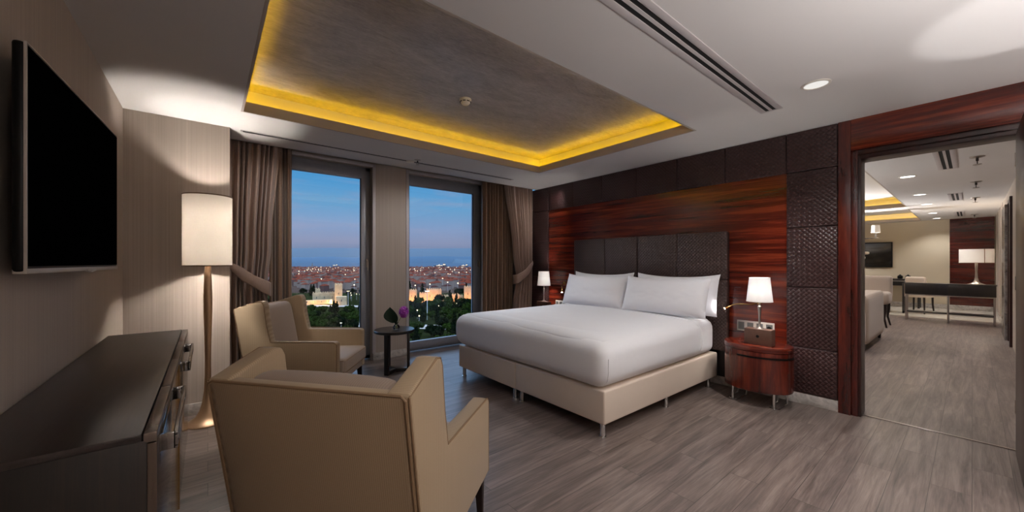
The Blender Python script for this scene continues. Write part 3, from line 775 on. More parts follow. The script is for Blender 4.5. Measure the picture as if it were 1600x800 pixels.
# ------------------------------------------------------------------ sitting room beyond the doorway
RX = 17.3; RY = -.42
b = MB(); p = MB()
T1 = (6.2, 12.645, .97, 4.4); T2 = (13.3, 17.0, .99, 4.4)
b.box(4.7, T1[0], RY-.1, 5.7, H, H+.02); b.box(T1[0], T1[1], RY-.1, T1[2], H, H+.02); b.box(T1[0], T1[1], T1[3], 5.7, H, H+.02)
b.box(T1[1], T2[0], RY-.1, 5.7, H, H+.02); b.box(T2[0], T2[1], RY-.1, T2[2], H, H+.02); b.box(T2[0], T2[1], T2[3], 5.7, H, H+.02); b.box(T2[1], RX+.1, RY-.1, 5.7, H, H+.02)
tray(b, p, *T1); tray(b, p, *T2)
struct(b.build('ceiling_far', [M['paint'], M['tray_paint']], None, False))
struct(p.build('ceiling_recess_far', M['paint'], None, False))
led('cove_light', 'yellow LED strip round the nearer ceiling recess of the sitting room', *T1, M['led_far'])
led('cove_light', 'yellow LED strip round the farther ceiling recess of the sitting room', *T2, M['led_far'])
b = MB(); b.box(RX, RX+.1, RY-.1, 5.7, 0, H); struct(b.build('wall_far', M['cream_wall'], None, False))
b = MB(); b.box(4.79, RX, 5.6, 5.7, 0, H); struct(b.build('wall_far_left', M['cream_wall'], None, False))
b = MB(); b.box(RX-.03, RX+.01, -.40, .425, .12, H); struct(b.build('wall_far_panelling', M['veneer_far'], None, False))
b = MB(); b.box(RX-.034, RX-.03, -.40, .425, 1.98, 1.99); struct(b.build('trim_4', M['veneer_dark'], None, False))
b = MB(); b.box(4.78, 10.35, RY-.1, RY, 0, H); b.box(12.3, RX, RY-.1, RY, 0, H); b.box(10.35, 12.3, RY-.1, RY, 2.45, H)
struct(b.build('wall_far_right', M['wallpaper'], None, False))
b = MB()
for x in (13.4, 14.6, 15.8): b.box(x-.006, x+.006, RY-.002, RY+.004, .1, H)
struct(b.build('trim_5', M['veneer_dark'], None, False))
b = MB(); b.box(11.15, 12.3, RY-.3, RY+.05, 0, 2.45, .004); struct(b.build('pillar', M['marble_grey'], None))
b = MB(); b.box(10.28, 10.42, RY-.1, RY+.03, 0, 2.5, .004); b.box(11.08, 11.15, RY-.1, RY+.02, 0, 2.5, .003); b.box(10.42, 11.08, RY-.3, RY-.25, 0, 2.5); b.box(10.42, 11.15, RY-.1, RY+.02, 2.45, 2.5)
struct(b.build('trim_6', M['veneer_dark'], None))
b = MB(); b.box(RX-.05, RX-.03, RY, 5.6, 0, .14, .003); b.box(12.3, RX, RY, RY+.014, 0, .12, .003); struct(b.build('baseboard_far', M['marble'], None))
b = MB(); b.box(14.2, RX, RY, 5.6, 0, .004); struct(b.build('floor_marble', M['marble_floor'], None, False))
names = ['nearest the doorway', 'second from the doorway', 'third from the doorway', 'fourth from the doorway', 'farthest from the doorway']
for (x, y), nm in zip(((8.24, .62), (10.6, .635), (12.46, .64), (14.83, .655), (16.65, .655)), names):
    downlight('glowing downlight in the sitting room ceiling, %s' % nm, (x, y, H), .10, 'dl_far', 'sitting room downlights')
def vent2(x0, x1, lab): slot('air_vent', lab, x0, x1, .12, .30, 2)
vent2(6.3, 8.0, 'double slot ceiling vent in the sitting room, nearest the doorway'); vent2(10.9, 12.15, 'double slot ceiling vent in the sitting room, second from the doorway'); vent2(14.9, 16.4, 'double slot ceiling vent in the sitting room, farthest from the doorway')
for x, nm in ((7.34, 'nearest the doorway'), (9.61, 'second from the doorway'), (11.95, 'third from the doorway'), (16.06, 'farthest from the doorway')):
    c = copy_tree(sp0); c.location = (x, -.04, H); c.scale = (1.6, 1.6, 1.6); c['label'] = 'metal fire sprinkler on the sitting room ceiling, %s' % nm; c['group'] = 'sitting room sprinklers'
# console table with lamp
t = thing('console_table', 'long dark wood console table on a slim metal frame in the sitting room', 'console table', (13.46, .355, 0))
L = .69
b = MB(); b.box(-.16, .22, -L, L, .635, .885, .004); bd = b.build('drawer_case', M['wenge_black'], t)
b = MB(); b.box(-.17, .23, -L-.01, L+.01, .885, .905, .003); b.build('top', M['wenge_black'], t)
for y0, y1 in ((-L, 0), (0, L)):
    b = MB(); b.box(-.166, -.158, y0+.008, y1-.008, .645, .88, .002); b.build('drawer_front', M['wenge_black'], t)
b = MB(); b.box(-.13, .19, -L+.03, L-.03, .20, .225, .002); b.build('shelf', M['wenge_black'], t)
for y in (-L+.02, 0, L-.02):
    for x in (-.15, .21):
        b = MB(); b.box(x-.014, x+.014, y-.014, y+.014, 0, .636, .002); b.build('leg', M['nickel'], t)
b = MB()
for x in (-.15, .21): b.box(x-.008, x+.008, -L+.02, L-.02, .61, .63, .001); b.box(x-.008, x+.008, -L+.02, L-.02, .185, .20, .001)
b.build('rail', M['nickel'], t)
t = thing('table_lamp', 'pale trumpet-base lamp with a wide white drum shade on the console table', 'table lamp', (13.5, -.06, .905))
b = MB(); b.lathe([(.13, 0), (.13, .008), (.10, .018), (.06, .04), (.035, .08), (.022, .16), (.018, .28), (.022, .42), (.024, .5), (.012, .52)], 32); b.build('base', M['nickel'], t)
b = MB(); b.lathe([(.255, .49), (.255, .80)], 48, caps=False); sh = b.build('lamp_shade', M['shade_white'], t)
for z in (.49, .80):
    b = MB(); b.tube([(.255*cos(2*pi*i/40), .255*sin(2*pi*i/40), z) for i in range(40)], .004, 6, closed=True); b.build('shade_trim', M['rim'], sh)
b = MB(); b.box(-.235, -.225, -.118, -.108, .49, .80); b.build('shade_seam', M['rim'], sh)
b = MB(); b.lathe([(.01, .52), (.025, .6), (.01, .66)], 12); b.build('bulb', M['bulb'], t)
# sofa seen from its side
t = thing('sofa', 'large cream fabric sofa just beyond the doorway, seen from its side', 'sofa', (8.9, 1.03, 0))
b = MB(); b.rbox((0, .14, .49), (.88, .14, .395), .05, (16, 6, 12)); b.build('backrest', M['fab_seat'], t, ang=60)
b = MB(); b.box(-.86, .86, .26, 1.0, .12, .40, .03, 3); b.build('seat_base', M['fab_seat'], t)
for x in (-.44, .44):
    b = MB(); b.rbox((x, .66, .47), (.40, .36, .075), .04, (10, 10, 4)); b.build('seat_cushion', M['fab_seat'], t, ang=60)
for x in (-.8, .8):
    for y in (.06, .92):
        b = MB(); b.lathe([(.02, 0), (.028, .125)], 10, (x, y)); b.build('leg', M['leg_wood'], t)
for x in (-.94, .94):
    b = MB(); b.rbox((x, .52, .38), (.09, .5, .265), .05, (6, 10, 10)); b.build('armrest', M['fab_seat'], t, ang=60)
def cush(label, loc, rot):
    b = MB(); b.rbox((0, 0, 0), (.2, .07, .2), .05, (12, 6, 12), lambda p: (p.x, p.y*(1-.5*max(abs(p.x), abs(p.z))/.2), p.z)); o = b.build('throw_pillow', M['pillowcase'], None, ang=60)
    o.location = loc; o.rotation_euler = rot; tag(o, label, 'cushion')
cush('white cushion showing over the back of the cream sofa', (8.45, 1.38, .86), (.2, 0, 0))
# armchair with curved dark legs behind the sofa
t = thing('lounge_chair', 'cream lounge chair with curved dark legs behind the sofa', 'chair', (11.55, 1.45, 0))
b = MB(); b.rbox((0, 0, .62), (.33, .33, .14), .08, (10, 10, 6)); b.build('seat', M['fab_seat'], t, ang=60)
b = MB(); b.rbox((.30, 0, .86), (.07, .33, .24), .05, (6, 12, 10)); b.build('backrest', M['fab_seat'], t, ang=60)
for x in (-.27, .27):
    for y in (-.27, .27):
        b = MB(); b.tube([(x, y, .50), (x*1.0, y*1.0, .36), (x*.95, y*.95, .2), (x*1.1, y*1.1, 0)], [.032, .028, .02, .016], 8); b.build('leg', M['leg_wood'], t)
# desk and dining chairs
t = thing('desk', 'dark wood writing desk with a square side frame in front of the far wall', 'desk', (15.2, 1.9, 0))
b = MB(); b.box(-.3, .45, -.72, .9, .845, .875, .003); b.build('top', M['wenge_black'], t)
for y in (-.70, .85):
    b = MB(); b.box(-.3, -.26, y-.02, y+.02, 0, .845, .003); b.box(.41, .45, y-.02, y+.02, 0, .845, .003); b.box(-.3, .45, y-.02, y+.02, .02, .06, .003); b.build('leg', M['wenge_black'], t)
b = MB(); b.box(-.28, .43, -.70, .85, .76, .845, .003); b.build('apron', M['wenge_black'], t)
t = thing('sideboard', 'long low dark sideboard standing against the far cream wall', 'sideboard', (16.95, 2.2, 0))
b = MB(); b.box(-.27, .29, -1.25, 1.6, .80, .90, .004); b.build('top', M['wenge_black'], t)
b = MB(); b.box(-.22, .29, -.2, 1.55, .05, .80, .004); b.build('cabinet', M['fab_in'], t)
b = MB(); b.box(-.22, -.18, -1.2, -1.15, 0, .8, .003); b.box(.2, .24, -1.2, -1.15, 0, .8, .003); b.build('leg', M['wenge_black'], t)
def dining_chair(label, loc, rz):
    t = thing('dining_chair', label, 'chair', loc, rz, 'cream dining chairs')
    b = MB(); b.rbox((0, 0, .50), (.24, .24, .06), .04, (8, 8, 4)); b.build('seat', M['white_leather'], t, ang=60)
    b = MB(); b.rbox((.22, 0, .80), (.045, .23, .21), .04, (5, 12, 12), lambda p: (p.x+.06*(p.y/.23)**2*-1, p.y*(1-.12*max(0, p.z)/.21), p.z)); b.build('backrest', M['white_leather'], t, ang=60)
    for x in (-.19, .2):
        for y in (-.19, .19):
            b = MB(); b.tube([(x, y, .47), (x*1.02, y*1.02, .25), (x*1.15, y*1.1, 0)], [.024, .02, .014], 8); b.build('leg', M['leg_wood'], t)
    return t
dc = dining_chair('cream dining chair with dark legs standing behind the console table', (15.3, .93, 0), radians(160))
dup(dc, (14.6, 1.75, 0), radians(170), 'cream dining chair drawn up to the writing desk beside the sofa')
# television, flowers, chandelier, desk bits
M['screen_brown'] = plain('screen_reflective', srgb(26, 22, 17), .16, 0, .4, 2)
t = thing('television', 'small black framed television on the far cream wall of the sitting room', 'television', (RX-.006, 2.25, 1.66))
b = MB(); b.box(-.05, 0, -.62, .62, -.41, .41, .006); b.build('case', M['black'], t)
b = MB(); b.box(-.054, -.045, -.59, .59, -.375, .38, .002); b.build('screen', M['screen_brown'], t)
t = thing('chandelier', 'chandelier arm with a small white lit shade above the sitting room desk', 'chandelier', (13.2, 1.95, 2.02))
b = MB(); b.tube([(0, -.45, 0), (0, .45, 0)], .012, 8); b.tube([(-.45, 0, 0), (.45, 0, 0)], .012, 8); b.lathe([(.03, -.04), (.04, 0), (.03, .04)], 12); b.lathe([(.01, .04), (.01, .92)], 8); b.build('frame', M['dark_steel'], t)
for a, bb in ((0, -.40), (0, .40), (-.40, 0), (.40, 0)):
    b = MB(); b.lathe([(.012, .0), (.02, .06), (.012, .1), (.012, .16)], 10, (a, bb)); b.build('candle_cup', M['chrome'], t)
    b = MB(); b.lathe([(.09, .14), (.075, .33)], 24, (a, bb), caps=False); b.build('lamp_shade', M['shade_white'], t)
    b = MB(); b.lathe([(.02, .17), (.03, .22), (.02, .26)], 10, (a, bb)); b.build('bulb', M['bulb'], t)
t = thing('flower_arrangement', 'white flowers in a tall vase beyond the sofa', 'flowers', (12.6, 2.0, 0))
b = MB(); b.lathe([(.06, .76), (.10, .80), (.12, 1.0), (.05, 1.22), (.06, 1.27)], 20); b.build('vase', M['white_plastic'], t)
b = MB(); rnd = random.Random(5)
for i in range(40):
    c = (rnd.gauss(0, .12), rnd.gauss(0, .12), 1.62+rnd.gauss(0, .08)); b.rbox(c, (.05, .05, .035), .03, (3, 3, 3))
    b.tube([(0, 0, 1.25), (c[0]*.5, c[1]*.5, 1.4), c], .004, 5)
b.build('blossoms', M['petal_white'], t)
t = thing('pedestal_table', 'small dark round table under the white flowers', 'table', (12.6, 2.0, 0))
b = MB(); b.lathe([(.30, .735), (.31, .74), (.31, .755), (.30, .76)], 32); b.build('top', M['wenge_black'], t)
b = MB(); b.lathe([(.2, 0), (.2, .02), (.03, .05), (.03, .735)], 20); b.build('pedestal', M['wenge_black'], t)
for i, (y, lb) in enumerate(((1.25, 'small black desk ornament on the long sideboard, nearest the red panel'), (1.42, 'small black desk ornament on the long sideboard, next to its twin'))):
    b = MB(); b.rbox((0, 0, .05), (.07, .06, .05), .03, (6, 6, 4)); b.lathe([(.02, .09), (.03, .11), (.01, .13)], 10)
    o = b.build('desk_ornament', M['black'], None); o.location = (16.8, y, .90); tag(o, lb, 'ornament', 'black ornaments on the sideboard')

# ------------------------------------------------------------------ the city outside
GZ = -44.0; CAMZ = 1.4; YAW = radians(39.11); FP = 584.5
def outpt(u, d, z=GZ):
    k = (u-800)/FP
    return Vector((d*(sin(YAW)+k*cos(YAW)), d*(cos(YAW)-k*sin(YAW)), z))
M['ground'] = plain('dark_grass_ground', srgb(28, 32, 15), .9, 0, .3, .05, Specular_IOR_Level=0.0)
M['city_ground'] = plain('city_ground', srgb(62, 48, 42), .9, 0, .25, .02, Specular_IOR_Level=0.0)
M['sea'] = plain('sea_water', (.030, .052, .080, 1), .9, 0, .05, .002, Specular_IOR_Level=.1)
M['coast'] = plain('hazy_far_coast', (.085, .125, .17, 1), 1, 0, .02, .0002, Specular_IOR_Level=0.0)  # distance haze put into the flat colours of coasts and island
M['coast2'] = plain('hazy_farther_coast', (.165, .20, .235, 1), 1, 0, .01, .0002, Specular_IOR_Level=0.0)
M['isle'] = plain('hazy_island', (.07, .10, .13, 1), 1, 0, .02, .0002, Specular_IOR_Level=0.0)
M['road'] = plain('pale_road', srgb(140, 130, 122), .8, 0, .05, .1, Specular_IOR_Level=0.0)
M['stone'] = plain('old_wall_stone', srgb(178, 150, 116), .9, 0, .2, .25, Specular_IOR_Level=0.0)
M['roof'] = plain('red_tile_roof', srgb(100, 47, 34), .8, 0, .25, .05, Specular_IOR_Level=0.0)
M['roof2'] = plain('brown_tile_roof', srgb(66, 36, 32), .8, 0, .2, .05, Specular_IOR_Level=0.0)
M['hwall'] = plain('pale_house_wall', srgb(134, 114, 102), .8, 0, .12, .05, Specular_IOR_Level=0.0)
M['hwall2'] = plain('pink_house_wall', srgb(94, 68, 62), .8, 0, .15, .05, Specular_IOR_Level=0.0)
M['hwin'] = plain('house_window', srgb(48, 50, 60), .3)
M['tree_a'] = plain('tree_leaves', srgb(32, 42, 14), .8, 0, .35, .6, Specular_IOR_Level=0.0)
M['tree_b'] = plain('tree_leaves_dark', srgb(15, 21, 11), .8, 0, .3, .6, Specular_IOR_Level=0.0)
M['bark'] = plain('bark', srgb(60, 48, 40), .9, Specular_IOR_Level=0.0)
b = MB(); b.grid(lambda u, v: outpt(-500+u*2100, 120+v*560), 4, 4); o = b.build('ground', M['ground'], None, False); struct(o)
b = MB(); b.grid(lambda u, v: outpt(-500+u*2100, 560+v*2560, GZ+.05), 4, 4); o = b.build('ground_city', M['city_ground'], None, False); struct(o)
b = MB(); b.grid(lambda u, v: outpt(-700+u*2700, 3100+v**2*57000, GZ-1), 6, 12); struct(b.build('sea', M['sea'], None, False))
def ridge(name, mat, u0, u1, d, h0, hf, seed, dep=1500):
    b = MB()
    def fn(u, v):
        uu = u0+(u1-u0)*u; e = min(1, min(u, 1-u)*8)**.6
        hgt = (h0+hf*noise.noise((uu*.021+seed, seed, 0))+hf*.35*noise.noise((uu*.09+seed, seed, 2)))*e
        return outpt(uu, d+dep*v, GZ+hgt*sin(pi*min(.5, v))) if v < .6 else outpt(uu, d+dep*v, GZ+hgt*.9)
    b.grid(fn, 90, 5); return struct(b.build(name, mat, None))
ridge('hills', M['coast'], -500, 1700, 52000, 900, 160, 1.7)  # added ridge in sea-like blue, filling the band above the sea
ridge('hills_haze', M['coast2'], -500, 1700, 57000, 2350, 120, 3.3)  # pale solid ridge standing in for a band of haze
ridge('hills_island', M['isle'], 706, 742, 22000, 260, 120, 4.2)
b = MB(); b.grid(lambda u, v: outpt(560+u*250, 262+v*18-20*u, GZ+.4), 10, 2); struct(b.build('road', M['road'], None, False))
b = MB(); b.grid(lambda u, v: outpt(430+u*150, 372+v*16+10*sin(u*3), GZ+.4), 10, 2); struct(b.build('road_park', M['road'], None, False))

# houses: 300 nearest as individuals, the rest one mass
def house_bm(w, d, h, roof, mb, mat=None, r=0, k=0):
    mb.box(-w/2, w/2, -d/2, d/2, 0, h, mi=0 if k % 2 == 0 else 1, mat=mat)
    t = bmesh.new(); e = .5
    B0 = [t.verts.new(q) for q in ((-w/2-e, -d/2-e, h), (w/2+e, -d/2-e, h), (w/2+e, d/2+e, h), (-w/2-e, d/2+e, h))]
    R = [t.verts.new((-w/2+d/2*.8, 0, h+roof)), t.verts.new((w/2-d/2*.8, 0, h+roof))]
    t.faces.new((B0[0], B0[1], R[1], R[0])); t.faces.new((B0[2], B0[3], R[0], R[1])); t.faces.new((B0[1], B0[2], R[1])); t.faces.new((B0[3], B0[0], R[0])); t.faces.new(B0[::-1])
    bmesh.ops.recalc_face_normals(t, faces=t.faces[:])
    mb._merge(t, 2 if k % 3 else 3, mat)
HM = [M['hwall'], M['hwall2'], M['roof'], M['roof2'], M['hwin']]
hmesh = []
for k, (w, d, h, rf) in enumerate(((15, 10, 8, 3.2), (20, 11, 10, 3.5), (12, 9, 12, 2.6), (24, 12, 9, 4), (14, 12, 15, 3), (17, 10, 11, 3.2))):
    mb = MB(); house_bm(w, d, h, rf, mb, None, 0, k)
    for f in range(int(h//3)):
        for q in range(int(w//3)):
            x = -w/2+1.6+q*3
            for s in (-1, 1): mb.box(x-.6, x+.6, s*d/2-.06, s*d/2+.06, f*3+1, f*3+2.4, mi=4)
    hmesh.append(mb.mesh('house', HM, False))
rnd = random.Random(11); spots = []
dd = 600
while dd < 3250:
    step = 14+dd*.008
    u = 240
    while u < 930:
        uu = u+rnd.uniform(-.3, .3)*step/dd*FP; d_ = dd+rnd.uniform(-.35, .35)*step
        if rnd.random() < .86: spots.append((d_, uu))
        u += step*1.05/dd*FP
    dd += step
vis = [s for s in spots if (462 < s[1] < 566 or 634 < s[1] < 740)]
vis.sort(); near = []; npos = []; cell = {}
def crowded(p, r=17):
    c = (int(p.x//20), int(p.y//20))
    for a in (-1, 0, 1):
        for b_ in (-1, 0, 1):
            for q in cell.get((c[0]+a, c[1]+b_), ()):
                if (q-p).length < r: return True
    return False
for s in vis:
    p = outpt(s[1], s[0])
    if not crowded(p) and len(near) < 298:
        near.append(s); cell.setdefault((int(p.x//20), int(p.y//20)), []).append(p)
far_ = [s for s in spots if s not in set(near) and (s[0] > near[-1][0]+25 or not (458 < s[1] < 570 or 630 < s[1] < 744))]
spots = near+far_; near = set(near)
mass = MB(); vb = []
mt = bmesh.new()
tmp_list = []
for s in spots:
    p = outpt(s[1], s[0]); p.z = GZ+2*noise.noise((p.x*.004, p.y*.004, 0)); rz = rnd.choice((0, .3, -.4, 1.2, 1.57, .8))+rnd.uniform(-.15, .15); k = rnd.randrange(6); sc = rnd.uniform(.62, 1.0)
    if s in near: k = rnd.choice((0, 2, 4, 5)); sc = rnd.uniform(.72, .92)
    elif crowded(p, 26): continue
    if s in near:
        o = bpy.data.objects.new('house', hmesh[k]); C.objects.link(o); o.location = p; o.rotation_euler = (0, 0, rz); o.scale = (sc, sc, sc)
        tag(o, 'small pale house with a tiled roof in the dusky city beyond the windows', 'house', 'city houses beyond the park')
    else: tmp_list.append((p, rz, sc, k))
me_all = {}
vs, fs, ms = [], [], []
DIM = ((15, 10, 8, 3.2), (20, 11, 10, 3.5), (12, 9, 12, 2.6), (24, 12, 9, 4), (14, 12, 15, 3), (17, 10, 11, 3.2))
for p, rz, sc, k in tmp_list:
    w, d, h, rf = (q*sc for q in DIM[k]); c, s_ = cos(rz), sin(rz); n = len(vs)
    for x, y, z in ((-w/2, -d/2, 0), (w/2, -d/2, 0), (w/2, d/2, 0), (-w/2, d/2, 0), (-w/2, -d/2, h), (w/2, -d/2, h), (w/2, d/2, h), (-w/2, d/2, h), (-w/2+.4*d, 0, h+rf), (w/2-.4*d, 0, h+rf)):
        vs.append((p.x+x*c-y*s_, p.y+x*s_+y*c, p.z+z))
    wm = k % 2; rm = 2 if k % 3 else 3
    for f, m_ in (((0, 1, 5, 4), wm), ((1, 2, 6, 5), wm), ((2, 3, 7, 6), wm), ((3, 0, 4, 7), wm), ((4, 5, 9, 8), rm), ((6, 7, 8, 9), rm), ((5, 6, 9), rm), ((7, 4, 8), rm)):
        fs.append(tuple(n+q for q in f)); ms.append(m_)
me = bpy.data.meshes.new('distant_rooftops'); me.from_pydata(vs, [], fs); me.polygons.foreach_set('material_index', ms)
for m_ in HM: me.materials.append(m_)
o = bpy.data.objects.new('distant_rooftops', me); C.objects.link(o); tag(o, 'mass of tiny red roofed houses stretching to the sea', 'rooftops', None, 'stuff')
# trees
def tree_mesh(seed, conif, mat):
    r = random.Random(seed); mb = MB(); t = bmesh.new()
    nb = 26
    blobs = []
    if conif:
        for i in range(nb):
            z = 2+i/nb*12; R = 2.3*(1-(i/nb)**1.3)+.3; a = r.uniform(0, 6.28); blobs.append((Vector((R*.4*cos(a), R*.4*sin(a), z)), R*.9))
    else:
        for i in range(nb):
            a = r.uniform(0, 6.28); q = sqrt(r.random())*3.6; z = 5+r.uniform(-1.8, 3.2)*(1-q/6); blobs.append((Vector((q*cos(a), q*sin(a), z)), r.uniform(1.1, 1.9)))
    for c, R in blobs:
        for j in range(46):
            d = Vector((r.gauss(0, 1), r.gauss(0, 1), r.gauss(0, 1))).normalized(); p = c+d*R*r.uniform(.75, 1.05)
            n_ = (d+Vector((r.uniform(-.6, .6), r.uniform(-.6, .6), r.uniform(-.2, .8)))).normalized()
            a = n_.orthogonal().normalized(); bq = n_.cross(a); s = r.uniform(.3, .6)
            t.faces.new([t.verts.new(p+a*s*x+bq*s*y) for x, y in ((-1, -.6), (.2, -1), (1, .5), (-.3, 1))])
    mb._merge(t, 0)
    mb.tube([(0, 0, -.2), (.1, 0, 2), (0, .1, 5)], [.35, .28, .15], 7, mi=1)
    return mb.mesh('tree', [mat, M['bark']], False)
tm = [tree_mesh(1, False, M['tree_a']), tree_mesh(2, False, M['tree_b']), tree_mesh(3, False, M['tree_a']), tree_mesh(4, True, M['tree_b'])]
TL_ = ['broad leafy tree in the dark park below the windows', 'broad dark leafy tree in the park below the windows', 'broad leafy tree in the dark park below the windows', 'slim dark cypress-like tree in the park below the windows']
TG = ['broad trees in the park', 'dark trees in the park', 'broad trees in the park', 'slim trees in the park']
def put_tree(u, d, k, sc, chk=False):
    p = outpt(u, d)
    if chk:
        if any((p-q_).length < 11 for q_ in tpos): return
        tpos.append(p)
    o = bpy.data.objects.new('tree', tm[k]); C.objects.link(o); o.location = p; o.rotation_euler = (0, 0, rnd.uniform(0, 6.28)); o.scale = (sc, sc, sc*rnd.uniform(.9, 1.15))
    tag(o, TL_[k], 'tree', TG[k])
n = 0; cnt = 0; tpos = []
while cnt < 200 and n < 5000:
    n += 1; u = rnd.uniform(452, 745); d = sqrt(rnd.uniform(190**2, 420**2))
    if 568 < u < 632 and rnd.random() < .8: continue
    if u > 600 and 252 < d < 282: continue
    if u < 570 and d > 335: continue
    if d > 392 and u > 600: continue
    p_ = outpt(u, d)
    if any((p_-q_).length < 10 for q_ in tpos): continue
    tpos.append(p_)
    put_tree(u, d, rnd.choice((0, 0, 1, 2, 3)), rnd.uniform(.75, 1.08)); cnt += 1
for u, d in ((474, 520), (480, 530), (486, 510), (546, 500), (552, 520), (558, 500), (564, 515), (640, 560), (646, 545), (653, 555), (660, 550), (687, 404), (692, 411), (697, 402), (703, 408), (716, 500), (722, 520), (729, 505), (478, 500), (490, 540)):
    put_tree(u, d, rnd.choice((1, 3, 1)), rnd.uniform(1.0, 1.25), True)
# the rest of the park on both sides, one mass
vs, fs, ms = [], [], []
mp_ = []
for i in range(150):
    u = rnd.choice((rnd.uniform(300, 448), rnd.uniform(752, 860))); d = sqrt(rnd.uniform(200**2, 420**2)); p = outpt(u, d)
    if any((p-q_).length < 10 for q_ in mp_): continue
    mp_.append(p); m_ = tm[rnd.choice((0, 1, 2, 3))]; n = len(vs); sc = rnd.uniform(.8, 1.1)
    vs += [tuple(p+v.co*sc) for v in m_.vertices]; fs += [tuple(n+q for q in f.vertices) for f in m_.polygons]; ms += [f.material_index for f in m_.polygons]
me = bpy.data.meshes.new('park_foliage'); me.from_pydata(vs, [], fs); me.polygons.foreach_set('material_index', ms); me.materials.append(M['tree_b']); me.materials.append(M['bark'])
o = bpy.data.objects.new('park_foliage', me); C.objects.link(o); tag(o, 'dark mass of park trees spreading beyond the window edges', 'foliage', None, 'stuff')
# old fortress with floodlights
def fort(label, u, d, w, h, dep, kind='fortress_wall', rz=None, merl=True):
    p = outpt(u, d); b = MB(); b.box(-w/2, w/2, -dep/2, dep/2, 0, h, .25, 1)
    if merl:
        k = int(w//2.4)
        for i in range(k): b.box(-w/2+i*w/k+.3, -w/2+(i+.55)*w/k+.3, -dep/2, -dep/2+.8, h-.05, h+1.4)
    for i in range(max(1, int(w//7))):
        x = -w/2+(i+.5)*w/max(1, int(w//7)); b.box(x-.35, x+.35, -dep/2-.05, -dep/2+.3, h*.45, h*.45+2, mi=1)
    o = b.build(kind, [M['stone'], M['hwin']], None, False); o.location = p
    o.rotation_euler = (0, 0, -math.atan2(p.x, p.y) if rz is None else rz)
    tag(o, label, 'fortress')
fort('tall square stone fortress tower lit by floodlights, seen through the window behind the armchair', 529, 425, 8, 21, 8, 'fortress_tower')
fort('low broad stone fortress block in front of the tall tower', 533.5, 398, 10.5, 9.5, 7, 'fortress_wall', None, False)
fort('long floodlit stone wall running from the tall fortress tower', 507, 425, 24, 11, 4)
fort('lower floodlit stone wall in front of the long fortress wall', 497, 405, 28, 5, 3, 'fortress_wall', None, False)
fort('slim stone fortress tower at the end of the floodlit wall', 496.5, 432, 5, 15, 5, 'fortress_tower')
for u, d, w, h, lb in ((643, 430, 12, 14, 'orange lit ruined wall piece nearest the window pier'), (661, 420, 8, 11, 'orange lit ruined wall piece just left of the tall lamp mast'), (678, 425, 17, 15, 'wide orange lit ruined wall piece just right of the tall lamp mast'),
                       (710, 425, 11, 9, 'low orange lit ruined wall piece between dark trees'), (731, 440, 9, 17, 'tall orange lit wall tower at the window edge by the bed'), (697, 445, 40, 6, 'long low stone wall behind the ruined pieces')):
    fort(lb, u, d, w, h, 5)
def plight(name, loc, e, col, r=.05, typ='POINT', **k):
    l = bpy.data.lights.new(name, typ); l.energy = e; l.color = col
    if typ in ('POINT', 'SPOT'): l.shadow_soft_size = r
    for a, v in k.items(): setattr(l, a, v)
    o = bpy.data.objects.new(name, l); C.objects.link(o); o.location = loc; return o
for u, d, e in ((490, 396, 4500), (505, 393, 6000), (519, 408, 10000), (524, 392, 3000), (641, 420, 11000), (661, 408, 10000), (676, 412, 15000), (710, 414, 9000), (731, 428, 12000)):
    plight('fort_floodlight', outpt(u, d, GZ+2.5), e, (1, .40, .09) if u > 600 else (1, .60, .26), .5)
# lamp masts
def mast(label, u, d, h, mat='citylamp', s=1):
    p = outpt(u, d); t = thing('lamp_mast', label, 'street lamp', p)
    b = MB(); b.tube([(0, 0, 0), (0, 0, h)], [.28*s, .16*s], 8); b.build('pole', M['vent_metal'], t)
    b = MB(); b.box(-1.6*s, 1.6*s, -.3*s, .3*s, h, h+.35*s, .05); b.build('lamp_head', M['dark_steel'], t)
    b = MB(); b.box(-1.5*s, 1.5*s, -.32*s, .25*s, h-.25*s, h+.01, .05); b.build('lens', M[mat], t)
mast('tall pale floodlight mast seen through the window beside the bed', 667.5, 296, 23, 'citylamp_white', 1.1)
mast('slim lamp mast standing beside the fortress tower', 544, 400, 15)
mast('short glaring lamp post by the road below the window beside the bed', 691, 258, 2.2, 'citylamp_white', .7)
mast('short glowing lamp post among the park trees behind the armchair', 533, 232, 8, 'citylamp_white', .35)
def street_lamp(u, d, h, s):
    p = outpt(u, d); t = bpy.data.objects.new('street_lamp', lampmesh); C.objects.link(t); t.location = p; t.scale = (s, s, h/6)
    tag(t, 'tiny glowing street lamp in the dusky city beyond the windows', 'street lamp', 'distant street lamps')
mb = MB(); mb.tube([(0, 0, 0), (0, 0, 6)], .12, 6, mi=0); mb.rbox((0, 0, 6.2), (.5, .5, .25), .2, (3, 3, 3), mi=1); lampmesh = mb.mesh('street_lamp', [M['vent_metal'], M['citylamp']], False)
for i in range(110):
    u = rnd.choice((rnd.uniform(466, 562), rnd.uniform(637, 737))); d = rnd.uniform(480, 2600)
    if crowded(outpt(u, d), 12): continue
    street_lamp(u, d, rnd.uniform(12, 17), .6+d/900)
for u, d in ((549, 440), (557, 455), (562, 450), (548, 470), (652, 300), (685, 330), (714, 350), (655, 268)): street_lamp(u, d, 7, .8)
